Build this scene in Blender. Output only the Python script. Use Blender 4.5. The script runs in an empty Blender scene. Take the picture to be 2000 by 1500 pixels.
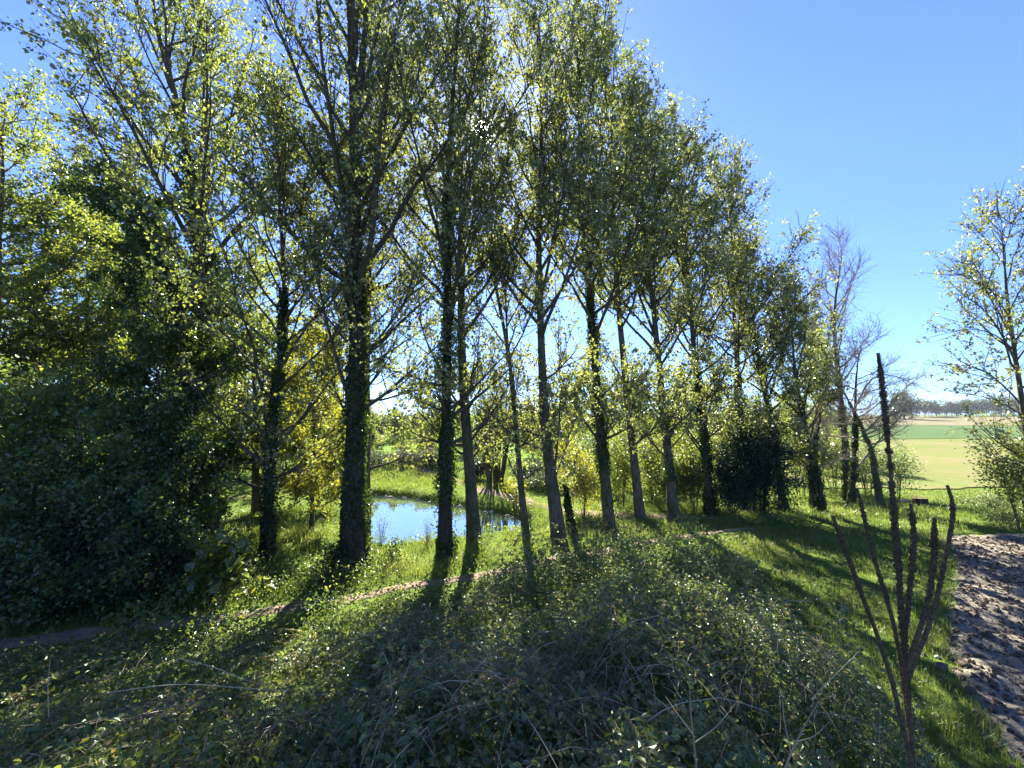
import bpy, math
import numpy as np
from math import radians, sin, cos, pi

SC = bpy.context.scene
COL = SC.collection
UP = np.array([0., 0., 1.])

# ------------------------------------------------------------------ camera numbers
F, CX, CY, PITCH, EYE = 760.0, 1000.0, 750.0, radians(5.3), 4.2


def P(u, v, Y):
    """world point at distance Y in front, seen in direction (u, v) of the 2000x1500 photo"""
    a, b = (u - CX) / F, (CY - v) / F
    d = np.array([a, cos(PITCH) - b * sin(PITCH), sin(PITCH) + b * cos(PITCH)])
    return d * (Y / d[1]) + np.array([0, 0, EYE])


# ------------------------------------------------------------------ noise
def _hash(ix, iy, seed):
    n = (ix.astype(np.int64) * 374761393 + iy.astype(np.int64) * 668265263 + seed * 974634777) & 0x7fffffff
    n = (n ^ (n >> 13)) * 1274126177 & 0x7fffffff
    return ((n ^ (n >> 16)) & 0xffff) / 65535.0


def vnoise(x, y, seed=0):
    x = np.asarray(x, float); y = np.asarray(y, float)
    ix, iy = np.floor(x), np.floor(y)
    fx, fy = x - ix, y - iy
    fx = fx * fx * (3 - 2 * fx); fy = fy * fy * (3 - 2 * fy)
    a = _hash(ix, iy, seed); b = _hash(ix + 1, iy, seed)
    c = _hash(ix, iy + 1, seed); d = _hash(ix + 1, iy + 1, seed)
    return a + (b - a) * fx + (c - a) * fy + (a - b - c + d) * fx * fy


def fbm(x, y, seed=0, o=3):
    s, a, t = 0, 1.0, 0
    for k in range(o):
        s = s + a * vnoise(x * 2 ** k, y * 2 ** k, seed + k); t += a; a *= .5
    return s / t


def sstep(t):
    t = np.clip(t, 0, 1)
    return t * t * (3 - 2 * t)


# ------------------------------------------------------------------ terrain
PATH = np.array([(-16, 5.6), (-11, 7.2), (-7.7, 8.35), (-4.4, 9.4), (-2.7, 10.2), (0, 11.4), (1.6, 12.3),
                 (5.6, 14.2), (8, 15.2), (12, 16.2), (20, 17.2), (34, 18.5)])
TRACK = np.array([(9, 17.3), (5, 17.6), (2.6, 18.3), (.9, 20.2), (-1.2, 23.2), (-3.5, 27), (-8, 31)])
POND = np.array([(-8.6, 24), (-6, 23.1), (-3.7, 21.6), (-1.5, 20.1), (.2, 18.5), (.9, 17.3), (.3, 16.0), (-1.8, 14.9),
                 (-4, 14.3), (-5.2, 14.5), (-6.1, 16), (-7.2, 19), (-8.6, 22)])
WATER_Z = -.30


def poly_sdf(x, y, poly):
    x = np.asarray(x, float); y = np.asarray(y, float)
    d = np.full(x.shape, 1e9); inside = np.zeros(x.shape, bool)
    n = len(poly)
    for i in range(n):
        ax, ay = poly[i]; bx, by = poly[(i + 1) % n]
        ex, ey = bx - ax, by - ay
        t = np.clip(((x - ax) * ex + (y - ay) * ey) / (ex * ex + ey * ey), 0, 1)
        d = np.minimum(d, np.hypot(x - ax - t * ex, y - ay - t * ey))
        c = ((ay > y) != (by > y)) & (x < (bx - ax) * (y - ay) / ((by - ay) if abs(by - ay) > 1e-9 else 1e-9) + ax)
        inside ^= c
    return np.where(inside, -d, d)


def path_y(x):
    return np.interp(x, PATH[:, 0], PATH[:, 1])


def mound_mask(x, y):
    d = (path_y(x) - .7 - y) * .92
    xe = 4.0 + (y - 3) * .36 + 1.5 * (fbm(x * .55 + 3, y * .55, 71, 2) - .5)
    return d, np.clip((xe - x + .4) / 3.6, 0, 1)


def H(x, y):
    x = np.asarray(x, float); y = np.asarray(y, float)
    d, fall = mound_mask(x, y)
    t = np.clip(d / 9.2, 0, 1)
    z = 2.62 * (.25 * t + .35 * t * t + .40 * sstep(t)) * sstep(fall)
    yy = np.clip(y, 20, 290) - 20
    z = z + 1.0e-4 * yy * (yy + 25)
    near = np.exp(-(np.maximum(0, np.hypot(x, y) - 18) / 14) ** 2)
    z = z + near * .16 * (fbm(x * .7, y * .7, 5, 3) - .5) + (1 - near) * .5 * (fbm(x * .04, y * .04, 9, 2) - .5)
    pd = poly_sdf(x, y, POND) + .35 * (fbm(x * 1.3, y * 1.3, 21, 2) - .5)
    z = z - .95 * sstep((.42 - pd) / .62)
    # low bank beyond the pond
    z = z + .7 * np.exp(-((y - 32 - .1 * x) / 2.2) ** 2) * sstep((6 - x) / 6)
    return z


def Hs(x, y):
    return float(H(np.array([x]), np.array([y]))[0])


def G(u, v):
    """ground point seen at (u, v)"""
    for Y in np.geomspace(1.2, 400, 1500):
        p = P(u, v, Y)
        if p[2] <= Hs(p[0], p[1]):
            return p
    return p


# ------------------------------------------------------------------ mesh helpers
class Geo:
    def __init__(s):
        s.v, s.f, s.r, s.n = [], [], [], 0

    def add(s, V, Fq, rnd=None):
        V = np.asarray(V, np.float32).reshape(-1, 3); Fq = np.asarray(Fq, np.int32)
        if not len(V):
            return
        s.v.append(V); s.f.append(Fq + s.n); s.n += len(V)
        s.r.append(np.zeros(len(Fq), np.float32) if rnd is None else np.asarray(rnd, np.float32))


def build(name, geo, mat, parent=None, smooth=False, **props):
    me = bpy.data.meshes.new(name)
    V = np.concatenate(geo.v) if geo.v else np.zeros((0, 3), np.float32)
    if parent is not None:
        V = V - np.array(parent.location, np.float32)
    counts = np.concatenate([np.full(len(f), f.shape[1], np.int32) for f in geo.f])
    loops = np.concatenate([f.ravel() for f in geo.f]).astype(np.int32)
    starts = np.concatenate([[0], np.cumsum(counts)[:-1]]).astype(np.int32)
    me.vertices.add(len(V)); me.vertices.foreach_set('co', V.astype(np.float32).ravel())
    me.loops.add(len(loops)); me.loops.foreach_set('vertex_index', loops)
    me.polygons.add(len(counts)); me.polygons.foreach_set('loop_start', starts)
    me.polygons.foreach_set('use_smooth', np.full(len(counts), smooth))
    me.update(calc_edges=True)
    at = me.attributes.new('rnd', 'FLOAT', 'FACE')
    at.data.foreach_set('value', np.concatenate(geo.r))
    me.materials.append(mat)
    o = bpy.data.objects.new(name, me); COL.objects.link(o)
    if parent is not None:
        o.parent = parent
    for k, w in props.items():
        o[k] = w
    return o


def thing(name, label, cat, loc, group=None):
    o = bpy.data.objects.new(name, None); COL.objects.link(o)
    o.empty_display_size = .3
    o.location = [float(c) for c in loc]
    o['label'] = label; o['category'] = cat
    if group:
        o['group'] = group
    return o


def nrm(v):
    return v / (np.linalg.norm(v, axis=-1, keepdims=True) + 1e-9)


def tubes(Pt, R, sides=5):
    """Pt (B,n,3), R (B,n) -> verts, quads"""
    B, n, _ = Pt.shape
    T = nrm(np.gradient(Pt, axis=1))
    ref = np.array([.31, .93, .17])
    N = nrm(np.cross(T, ref)); Bn = np.cross(T, N)
    a = np.arange(sides) / sides * 2 * pi
    V = Pt[:, :, None, :] + R[:, :, None, None] * (np.cos(a)[None, None, :, None] * N[:, :, None, :] +
                                                   np.sin(a)[None, None, :, None] * Bn[:, :, None, :])
    b = (np.arange(B) * n * sides)[:, None, None]; i = (np.arange(n - 1) * sides)[None, :, None]
    k = np.arange(sides)[None, None, :]; k2 = (k + 1) % sides
    Fq = np.stack([b + i + k, b + i + k2, b + i + sides + k2, b + i + sides + k], -1).reshape(-1, 4)
    return V.reshape(-1, 3), Fq


def leaves(rng, C, A, N, S, w=.8, fold=.12, two=False):
    """leaf blades: base C, axis A, normal N, length S"""
    A = nrm(A); Bv = nrm(np.cross(N, A)); N = np.cross(A, Bv)
    S = S[:, None]; n = len(C)
    if not two:
        f = fold * S * N
        V = np.stack([C, C + A * S * .38 + Bv * S * w * .5 + f, C + A * S, C + A * S * .38 - Bv * S * w * .5 + f], 1)
        Fq = (np.arange(n) * 4)[:, None] + np.arange(4)[None, :]
        return V.reshape(-1, 3), Fq
    f = fold * S * N
    V = np.stack([C, C + A * S * .28 + Bv * S * w * .48 + f, C + A * S * .68 + Bv * S * w * .36 + f, C + A * S - f * .6,
                  C + A * S * .68 - Bv * S * w * .36 + f, C + A * S * .28 - Bv * S * w * .48 + f], 1)
    q = (np.arange(n) * 6)[:, None]
    Fq = np.concatenate([q + np.array([[0, 1, 2, 3]]), q + np.array([[0, 3, 4, 5]])])
    return V.reshape(-1, 3), Fq


# ------------------------------------------------------------------ materials
def new_mat(name):
    m = bpy.data.materials.new(name); m.use_nodes = True
    nt = m.node_tree; nt.nodes.clear()
    return m, nt, nt.nodes, nt.links


def ramp(N, stops):
    r = N.new('ShaderNodeValToRGB'); e = r.color_ramp.elements
    while len(e) < len(stops):
        e.new(.5)
    for el, (p, c) in zip(e, stops):
        el.position = p; el.color = (*c, 1)
    return r


def leaf_mat(name, stops, trans=.5, tgain=(1.9, 2.1, 1.0), gloss=.09, rough=.35):
    m, nt, N, L = new_mat(name)
    at = N.new('ShaderNodeAttribute'); at.attribute_name = 'rnd'
    r = ramp(N, stops); L.new(at.outputs['Fac'], r.inputs[0])
    d = N.new('ShaderNodeBsdfDiffuse'); L.new(r.outputs[0], d.inputs[0])
    mu = N.new('ShaderNodeMix'); mu.data_type = 'RGBA'; mu.blend_type = 'MULTIPLY'; mu.inputs[0].default_value = 1
    L.new(r.outputs[0], mu.inputs[6]); mu.inputs[7].default_value = (*tgain, 1)
    t = N.new('ShaderNodeBsdfTranslucent'); L.new(mu.outputs[2], t.inputs[0])
    mx = N.new('ShaderNodeMixShader'); mx.inputs[0].default_value = trans
    L.new(d.outputs[0], mx.inputs[1]); L.new(t.outputs[0], mx.inputs[2])
    g = N.new('ShaderNodeBsdfGlossy'); g.inputs['Roughness'].default_value = rough
    g.inputs[0].default_value = (.9, .95, .9, 1)
    m2 = N.new('ShaderNodeMixShader'); m2.inputs[0].default_value = gloss
    L.new(mx.outputs[0], m2.inputs[1]); L.new(g.outputs[0], m2.inputs[2])
    o = N.new('ShaderNodeOutputMaterial'); L.new(m2.outputs[0], o.inputs[0])
    return m


def bark_mat(name, c1, c2, scale=9, stretch=.18, bump=.5, moss=None):
    m, nt, N, L = new_mat(name)
    g = N.new('ShaderNodeNewGeometry')
    mp = N.new('ShaderNodeMapping'); mp.inputs['Scale'].default_value = (scale, scale, scale * stretch)
    L.new(g.outputs['Position'], mp.inputs[0])
    n = N.new('ShaderNodeTexNoise'); n.inputs['Scale'].default_value = 1.6; n.inputs['Detail'].default_value = 6
    n.inputs['Roughness'].default_value = .68
    L.new(mp.outputs[0], n.inputs['Vector'])
    r = ramp(N, [(.32, c1), (.68, c2)]); L.new(n.outputs[0], r.inputs[0])
    colr = r.outputs[0]
    if moss:
        n2 = N.new('ShaderNodeTexNoise'); n2.inputs['Scale'].default_value = 2.2; n2.inputs['Detail'].default_value = 4
        L.new(g.outputs['Position'], n2.inputs['Vector'])
        r2 = ramp(N, [(.48, (0, 0, 0)), (.62, (1, 1, 1))]); L.new(n2.outputs[0], r2.inputs[0])
        mx = N.new('ShaderNodeMix'); mx.data_type = 'RGBA'
        L.new(r2.outputs[0], mx.inputs[0]); L.new(colr, mx.inputs[6]); mx.inputs[7].default_value = (*moss, 1)
        colr = mx.outputs[2]
    b = N.new('ShaderNodeBsdfDiffuse'); L.new(colr, b.inputs[0])
    bp = N.new('ShaderNodeBump'); bp.inputs['Strength'].default_value = bump; bp.inputs['Distance'].default_value = .05
    L.new(n.outputs[0], bp.inputs['Height']); L.new(bp.outputs[0], b.inputs['Normal'])
    o = N.new('ShaderNodeOutputMaterial'); L.new(b.outputs[0], o.inputs[0])
    return m


def soil_mat(name, layers, bump=.4, bscale=6.0, rows=None):
    """layers: list of (noise scale, lo, hi, colour) mixed one over the other; first entry is the base colour"""
    m, nt, N, L = new_mat(name)
    g = N.new('ShaderNodeNewGeometry')
    base = N.new('ShaderNodeRGB'); base.outputs[0].default_value = (*layers[0], 1)
    colr = base.outputs[0]
    for k, (sc, lo, hi, c) in enumerate(layers[1:]):
        n = N.new('ShaderNodeTexNoise'); n.inputs['Scale'].default_value = sc; n.inputs['Detail'].default_value = 5
        n.inputs['Roughness'].default_value = .62
        mp = N.new('ShaderNodeMapping'); mp.inputs['Location'].default_value = (k * 13.1, k * 7.7, 0)
        L.new(g.outputs['Position'], mp.inputs[0]); L.new(mp.outputs[0], n.inputs['Vector'])
        r = ramp(N, [(lo, (0, 0, 0)), (hi, (1, 1, 1))]); L.new(n.outputs[0], r.inputs[0])
        mx = N.new('ShaderNodeMix'); mx.data_type = 'RGBA'
        L.new(r.outputs[0], mx.inputs[0]); L.new(colr, mx.inputs[6]); mx.inputs[7].default_value = (*c, 1)
        colr = mx.outputs[2]
    if rows:
        ang, sc, c, amt = rows
        mp = N.new('ShaderNodeMapping'); mp.inputs['Rotation'].default_value = (0, 0, ang)
        w = N.new('ShaderNodeTexWave'); w.inputs['Scale'].default_value = sc; w.inputs['Distortion'].default_value = 1.2
        w.inputs['Detail'].default_value = 2
        L.new(g.outputs['Position'], mp.inputs[0]); L.new(mp.outputs[0], w.inputs['Vector'])
        ma = N.new('ShaderNodeMath'); ma.operation = 'MULTIPLY'; ma.inputs[1].default_value = amt
        L.new(w.outputs['Fac'], ma.inputs[0])
        mx = N.new('ShaderNodeMix'); mx.data_type = 'RGBA'
        L.new(ma.outputs[0], mx.inputs[0]); L.new(colr, mx.inputs[6]); mx.inputs[7].default_value = (*c, 1)
        colr = mx.outputs[2]
    b = N.new('ShaderNodeBsdfDiffuse'); L.new(colr, b.inputs[0])
    nb = N.new('ShaderNodeTexNoise'); nb.inputs['Scale'].default_value = bscale; nb.inputs['Detail'].default_value = 6
    L.new(g.outputs['Position'], nb.inputs['Vector'])
    bp = N.new('ShaderNodeBump'); bp.inputs['Strength'].default_value = bump; bp.inputs['Distance'].default_value = .08
    L.new(nb.outputs[0], bp.inputs['Height']); L.new(bp.outputs[0], b.inputs['Normal'])
    o = N.new('ShaderNodeOutputMaterial'); L.new(b.outputs[0], o.inputs[0])
    return m


M = {}
M['poplar'] = leaf_mat('poplar_leaf', [(0, (.085, .108, .046)), (.6, (.118, .134, .052)), (1, (.175, .165, .062))], .54, (2.25, 2.2, .9), .09, .36)
M['poplar_gold'] = leaf_mat('poplar_gold_leaf', [(0, (.080, .105, .04)), (.6, (.115, .132, .046)), (1, (.165, .16, .052))], .55, (2.05, 2.1, .8), .08, .36)
M['lime'] = leaf_mat('lime_leaf', [(0, (.068, .10, .026)), (.6, (.105, .134, .034)), (1, (.17, .165, .045))], .57, (2.1, 2.0, .8), .05, .35)
M['yellow'] = leaf_mat('yellow_leaf', [(0, (.12, .135, .022)), (.6, (.175, .175, .028)), (1, (.25, .22, .036))], .55, (1.9, 1.9, .7), .05)
M['elder'] = leaf_mat('elder_leaf', [(0, (.058, .096, .030)), (.6, (.090, .130, .040)), (1, (.14, .165, .052))], .48, (2.0, 2.0, .75), .04, .34)
M['ivy'] = leaf_mat('ivy_leaf', [(0, (.018, .036, .010)), (.6, (.036, .06, .015)), (1, (.10, .115, .025))], .3, (1.8, 2.0, .6), .03, .28)
M['holly'] = leaf_mat('holly_leaf', [(0, (.010, .026, .014)), (.7, (.018, .040, .020)), (1, (.035, .058, .03))], .12, (1.3, 1.6, .8), .02, .35)
M['bramble'] = leaf_mat('bramble_leaf', [(0, (.058, .088, .034)), (.5, (.105, .138, .050)), (.86, (.17, .19, .085)), (.94, (.20, .13, .07)), (1, (.26, .18, .11))], .34, (1.8, 1.9, .75), .035, .32)
M['grass'] = leaf_mat('grass_blade', [(0, (.055, .092, .024)), (.5, (.09, .132, .034)), (.8, (.14, .16, .048)), (.93, (.24, .20, .10)), (1, (.34, .28, .17))], .47, (1.9, 1.85, .85), .04, .4)
M['reed'] = leaf_mat('willow_leaf', [(0, (.09, .13, .05)), (1, (.17, .20, .08))], .5, (1.7, 1.8, .9), .05)
M['farleaf'] = leaf_mat('far_leaf', [(0, (.028, .042, .022)), (.6, (.045, .060, .030)), (1, (.075, .085, .04))], .4, (1.7, 1.8, .9), .04)
M['farbare'] = leaf_mat('far_twigs', [(0, (.07, .07, .05)), (1, (.13, .12, .08))], .3, (1.2, 1.2, 1.), .02)
M['dry'] = leaf_mat('dry_stem', [(0, (.20, .145, .09)), (.7, (.36, .28, .18)), (1, (.52, .44, .31))], .2, (1.2, 1.15, .9), .03)
M['cane'] = leaf_mat('bramble_cane', [(0, (.10, .062, .04)), (.5, (.21, .14, .085)), (1, (.44, .34, .22))], .1, (1., 1., 1.), .02)
M['bark'] = bark_mat('poplar_bark', (.04, .033, .026), (.19, .16, .125), 14, .14, .9, moss=(.07, .075, .04))
M['barkdark'] = bark_mat('dark_bark', (.025, .02, .017), (.12, .095, .072), 12, .12, 1.0)
M['twig'] = bark_mat('twig_bark', (.06, .048, .038), (.12, .10, .08), bump=.1)
M['twigpale'] = bark_mat('bare_twig_bark', (.20, .16, .125), (.36, .31, .24), bump=.1)
M['mullein'] = bark_mat('mullein_spike', (.055, .036, .024), (.20, .135, .085), 60, .8, .4)
M['stumpwood'] = bark_mat('cut_wood', (.30, .22, .13), (.46, .36, .24), 12, 1, .2)
M['clod'] = soil_mat('clod_soil', [(.11, .082, .06), (5, .4, .7, (.17, .13, .10)), (23, .5, .7, (.06, .047, .037))], .5, 30)
M['stone'] = soil_mat('pale_stone', [(.42, .38, .32), (9, .4, .7, (.55, .52, .47))], .3, 30)
M['ground'] = soil_mat('ground_turf', [(.075, .115, .026), (1.1, .42, .62, (.10, .14, .03)), (4, .5, .72, (.055, .075, .022)), (.5, .55, .7, (.13, .13, .05)), (14, .58, .75, (.12, .10, .055))], .9, 9)
M['path'] = soil_mat('path_dirt', [(.16, .125, .085), (2, .42, .65, (.21, .17, .12)), (7, .55, .72, (.15, .125, .08)), (1.3, .58, .72, (.13, .14, .05))], .5, 14)
M['plough'] = soil_mat('ploughed_soil', [(.165, .148, .118), (3, .4, .65, (.22, .20, .155)), (19, .52, .70, (.085, .068, .05)), (40, .60, .68, (.30, .27, .205)), (.6, .62, .75, (.13, .14, .06))], .8, 12)
M['field_near'] = soil_mat('sown_field', [(.120, .135, .048), (.08, .42, .60, (.155, .135, .07)), (.9, .5, .7, (.11, .135, .04)), (.25, .55, .62, (.10, .14, .04))], .5, 3, (radians(-14), .16, (.10, .10, .045), .3))
M['field_green'] = soil_mat('green_field', [(.055, .09, .04), (.1, .4, .6, (.07, .10, .042))], .3, 2)
M['field_brown'] = soil_mat('brown_field', [(.145, .125, .08), (.1, .4, .6, (.12, .115, .06))], .3, 2)
M['meadow'] = soil_mat('meadow_grass', [(.10, .17, .035), (.5, .4, .6, (.13, .19, .04)), (5, .5, .7, (.07, .12, .028))], .6, 7)


def water_mat():
    m, nt, N, L = new_mat('pond_surface')
    g = N.new('ShaderNodeNewGeometry')
    n = N.new('ShaderNodeTexNoise'); n.inputs['Scale'].default_value = .5; n.inputs['Detail'].default_value = 0
    L.new(g.outputs['Position'], n.inputs['Vector'])
    bp = N.new('ShaderNodeBump'); bp.inputs['Strength'].default_value = .0015; bp.inputs['Distance'].default_value = .05
    L.new(n.outputs[0], bp.inputs['Height'])
    b = N.new('ShaderNodeBsdfPrincipled')
    b.inputs['Base Color'].default_value = (.03, .045, .04, 1); b.inputs['Roughness'].default_value = 0
    b.inputs['IOR'].default_value = 1.33
    L.new(bp.outputs[0], b.inputs['Normal'])
    gl = N.new('ShaderNodeBsdfGlossy'); gl.inputs['Roughness'].default_value = 0
    gl.inputs[0].default_value = (.86, .9, .95, 1); L.new(bp.outputs[0], gl.inputs['Normal'])
    mx = N.new('ShaderNodeMixShader'); mx.inputs[0].default_value = .55
    L.new(b.outputs[0], mx.inputs[1]); L.new(gl.outputs[0], mx.inputs[2])
    o = N.new('ShaderNodeOutputMaterial'); L.new(mx.outputs[0], o.inputs[0])
    return m


M['water'] = water_mat()


# ------------------------------------------------------------------ the setting
def grid_sheet(xs, ys, zf, keep=None):
    X, Y = np.meshgrid(xs, ys)
    Z = zf(X, Y)
    V = np.stack([X, Y, Z], -1).reshape(-1, 3)
    nx = len(xs)
    j, i = np.meshgrid(np.arange(len(ys) - 1), np.arange(nx - 1), indexing='ij')
    q = (j * nx + i).ravel()
    Fq = np.stack([q, q + 1, q + nx + 1, q + nx], -1)
    if keep is not None:
        c = V[Fq].mean(1)
        Fq = Fq[keep(c[:, 0], c[:, 1])]
        used, inv = np.unique(Fq, return_inverse=True)
        V = V[used]; Fq = inv.reshape(-1, 4)
    g = Geo(); g.add(V, Fq)
    return g


def axis(lo, a, b, hi, step, grow=1.12):
    mid = list(np.arange(a, b + 1e-6, step))
    s = step; left = []; x = a
    while x > lo:
        s *= grow; x -= s; left.append(x)
    s = step; right = []; x = b
    while x < hi:
        s *= grow; x += s; right.append(x)
    return np.array(left[::-1] + mid + right)


build('ground', grid_sheet(axis(-520, -17, 24, 620, .22), axis(-40, -2, 30, 560, .22), H), M['ground'], smooth=True, kind='structure')


def strip_sheet(pts, wl, wr, off, seed):
    pts = np.asarray(pts, float)
    d = np.r_[0, np.cumsum(np.hypot(*np.diff(pts, axis=0).T))]
    s = np.arange(0, d[-1], .2)
    c = np.stack([np.interp(s, d, pts[:, 0]), np.interp(s, d, pts[:, 1])], -1)
    for _ in range(6):
        c[1:-1] = (c[:-2] + c[1:-1] * 2 + c[2:]) / 4
    t = nrm(np.gradient(c, axis=0)); n = np.stack([-t[:, 1], t[:, 0]], -1)
    l = wl * (1 + .5 * (fbm(s * .9, s * 0, seed, 3) - .5) * 2); r = wr * (1 + .5 * (fbm(s * .9, s * 0 + 9, seed, 3) - .5) * 2)
    tp = np.clip(np.minimum(s, s[-1] - s) / 2.5 + .05, 0, 1); l = l * tp; r = r * tp
    k = np.linspace(0, 1, 9)
    XY = c[:, None] + n[:, None] * (-r[:, None] + (l + r)[:, None] * k[None])[:, :, None]
    Z = H(XY[..., 0], XY[..., 1]) + off - .03 * (np.abs(k - .5)[None] > .45)
    V = np.concatenate([XY, Z[..., None]], -1).reshape(-1, 3)
    j, i = np.meshgrid(np.arange(len(s) - 1), np.arange(8), indexing='ij'); q = (j * 9 + i).ravel()
    g = Geo(); g.add(V, np.stack([q, q + 1, q + 10, q + 9], -1))
    return g


build('path', strip_sheet(np.r_[PATH[:9], [(9.6, 15.65)]], .23, .20, .03, 31), M['path'], smooth=True, kind='structure')
build('pond_track', strip_sheet(TRACK, .55, .55, .03, 33), M['path'], smooth=True, kind='structure')

# pond water: flat sheet reaching under the banks
px = np.arange(-10.4, 1.9, .25); py = np.arange(13.6, 25.4, .25)
build('pond_water', grid_sheet(px, py, lambda x, y: np.full(x.shape, WATER_Z), lambda x, y: poly_sdf(x, y, POND) < .75), M['water'], kind='structure')


def plough_left(y):
    return np.interp(y, [1.5, 3, 5, 6.3, 8.4, 11, 13.3, 14.5], [5.9, 5.5, 5.6, 6.5, 8.5, 11.7, 14.1, 15.2])


def plough_h(x, y):
    e = sstep((x - plough_left(y)) / .8) * sstep((14.2 + .05 * x - y) / .7)
    return H(x, y) - .03 + e * (.06 + .10 * (fbm(x * 4.2, y * 4.2, 41, 5) - .35) + .02 * np.sin((y * .97 - x * .12) * 7.0))


build('ploughed_field', grid_sheet(np.r_[np.arange(5.5, 22, .09), np.arange(22, 60, .5)], np.arange(1.5, 15.6, .09), plough_h,
      lambda x, y: (x > plough_left(y) - .25 + .8 * (fbm(x, y, 3, 2) - .5)) & (y < 14.4 + .04 * x + 1.0 * (fbm(x, y, 8, 2) - .5))), M['plough'], smooth=True, kind='structure')


def field_sheet(name, y0, y1, x0, x1, off, mat, seed):
    ys = np.arange(y0, y1 + .01, (y1 - y0) / 60); xs = np.r_[np.arange(x0, x0 + 40, .35), np.arange(x0 + 40, x1 + .1, 2.0)]; ys = np.r_[np.arange(y0, y0 + 3, .12), ys[ys > y0 + 3]]
    build(name, grid_sheet(xs, ys, lambda x, y: H(x, y) + off, lambda x, y: (y > y0 + (1.6 if y0 < 40 else .3) * fbm(x * .45, y * .9, 17, 3)) & (x > x0 + 3 * fbm(y * .5, x * .5, 19, 2))), M[mat], smooth=True, kind='structure')


field_sheet('sown_field', 24, 76, 17, 240, .06, 'field_near', 1)
field_sheet('green_field', 76.3, 152, 40, 400, .10, 'field_green', 2)
field_sheet('brown_field', 152.5, 262, 60, 560, .16, 'field_brown', 3)
field_sheet('meadow_field', 35.5, 72, -60, 16, .05, 'meadow', 4)


# ------------------------------------------------------------------ trees
def resample(pts, n):
    pts = np.asarray(pts, float)
    d = np.r_[0, np.cumsum(np.linalg.norm(np.diff(pts, axis=0), axis=1))]
    s = np.linspace(0, d[-1], n)
    out = np.stack([np.interp(s, d, pts[:, k]) for k in range(3)], -1)
    for _ in range(2):
        out[1:-1] = (out[:-2] + 2 * out[1:-1] + out[2:]) / 4
    return out


def at_t(pts, t):
    f = t * (len(pts) - 1); i = np.clip(f.astype(int), 0, len(pts) - 2); w = (f - i)[:, None]
    return pts[i] * (1 - w) + pts[i + 1] * w, nrm(pts[i + 1] - pts[i])


def at_bt(Pt, b, s):
    n = Pt.shape[1]; f = np.clip(s, 0, .999) * (n - 1); i = f.astype(int); w = (f - i)[:, None]
    return Pt[b, i] * (1 - w) + Pt[b, i + 1] * w, nrm(Pt[b, i + 1] - Pt[b, i])


def curved(rng, p0, d, L, n, lift, wob):
    s = np.linspace(0, 1, n)[None, :, None]
    w = np.cumsum(rng.normal(0, 1, (len(p0), n, 3)), 1) * wob * L[:, None, None] / n; w[:, 0] = 0
    return p0[:, None] + d[:, None] * L[:, None, None] * s + UP * (lift * L)[:, None, None] * s ** 2 + w


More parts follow.
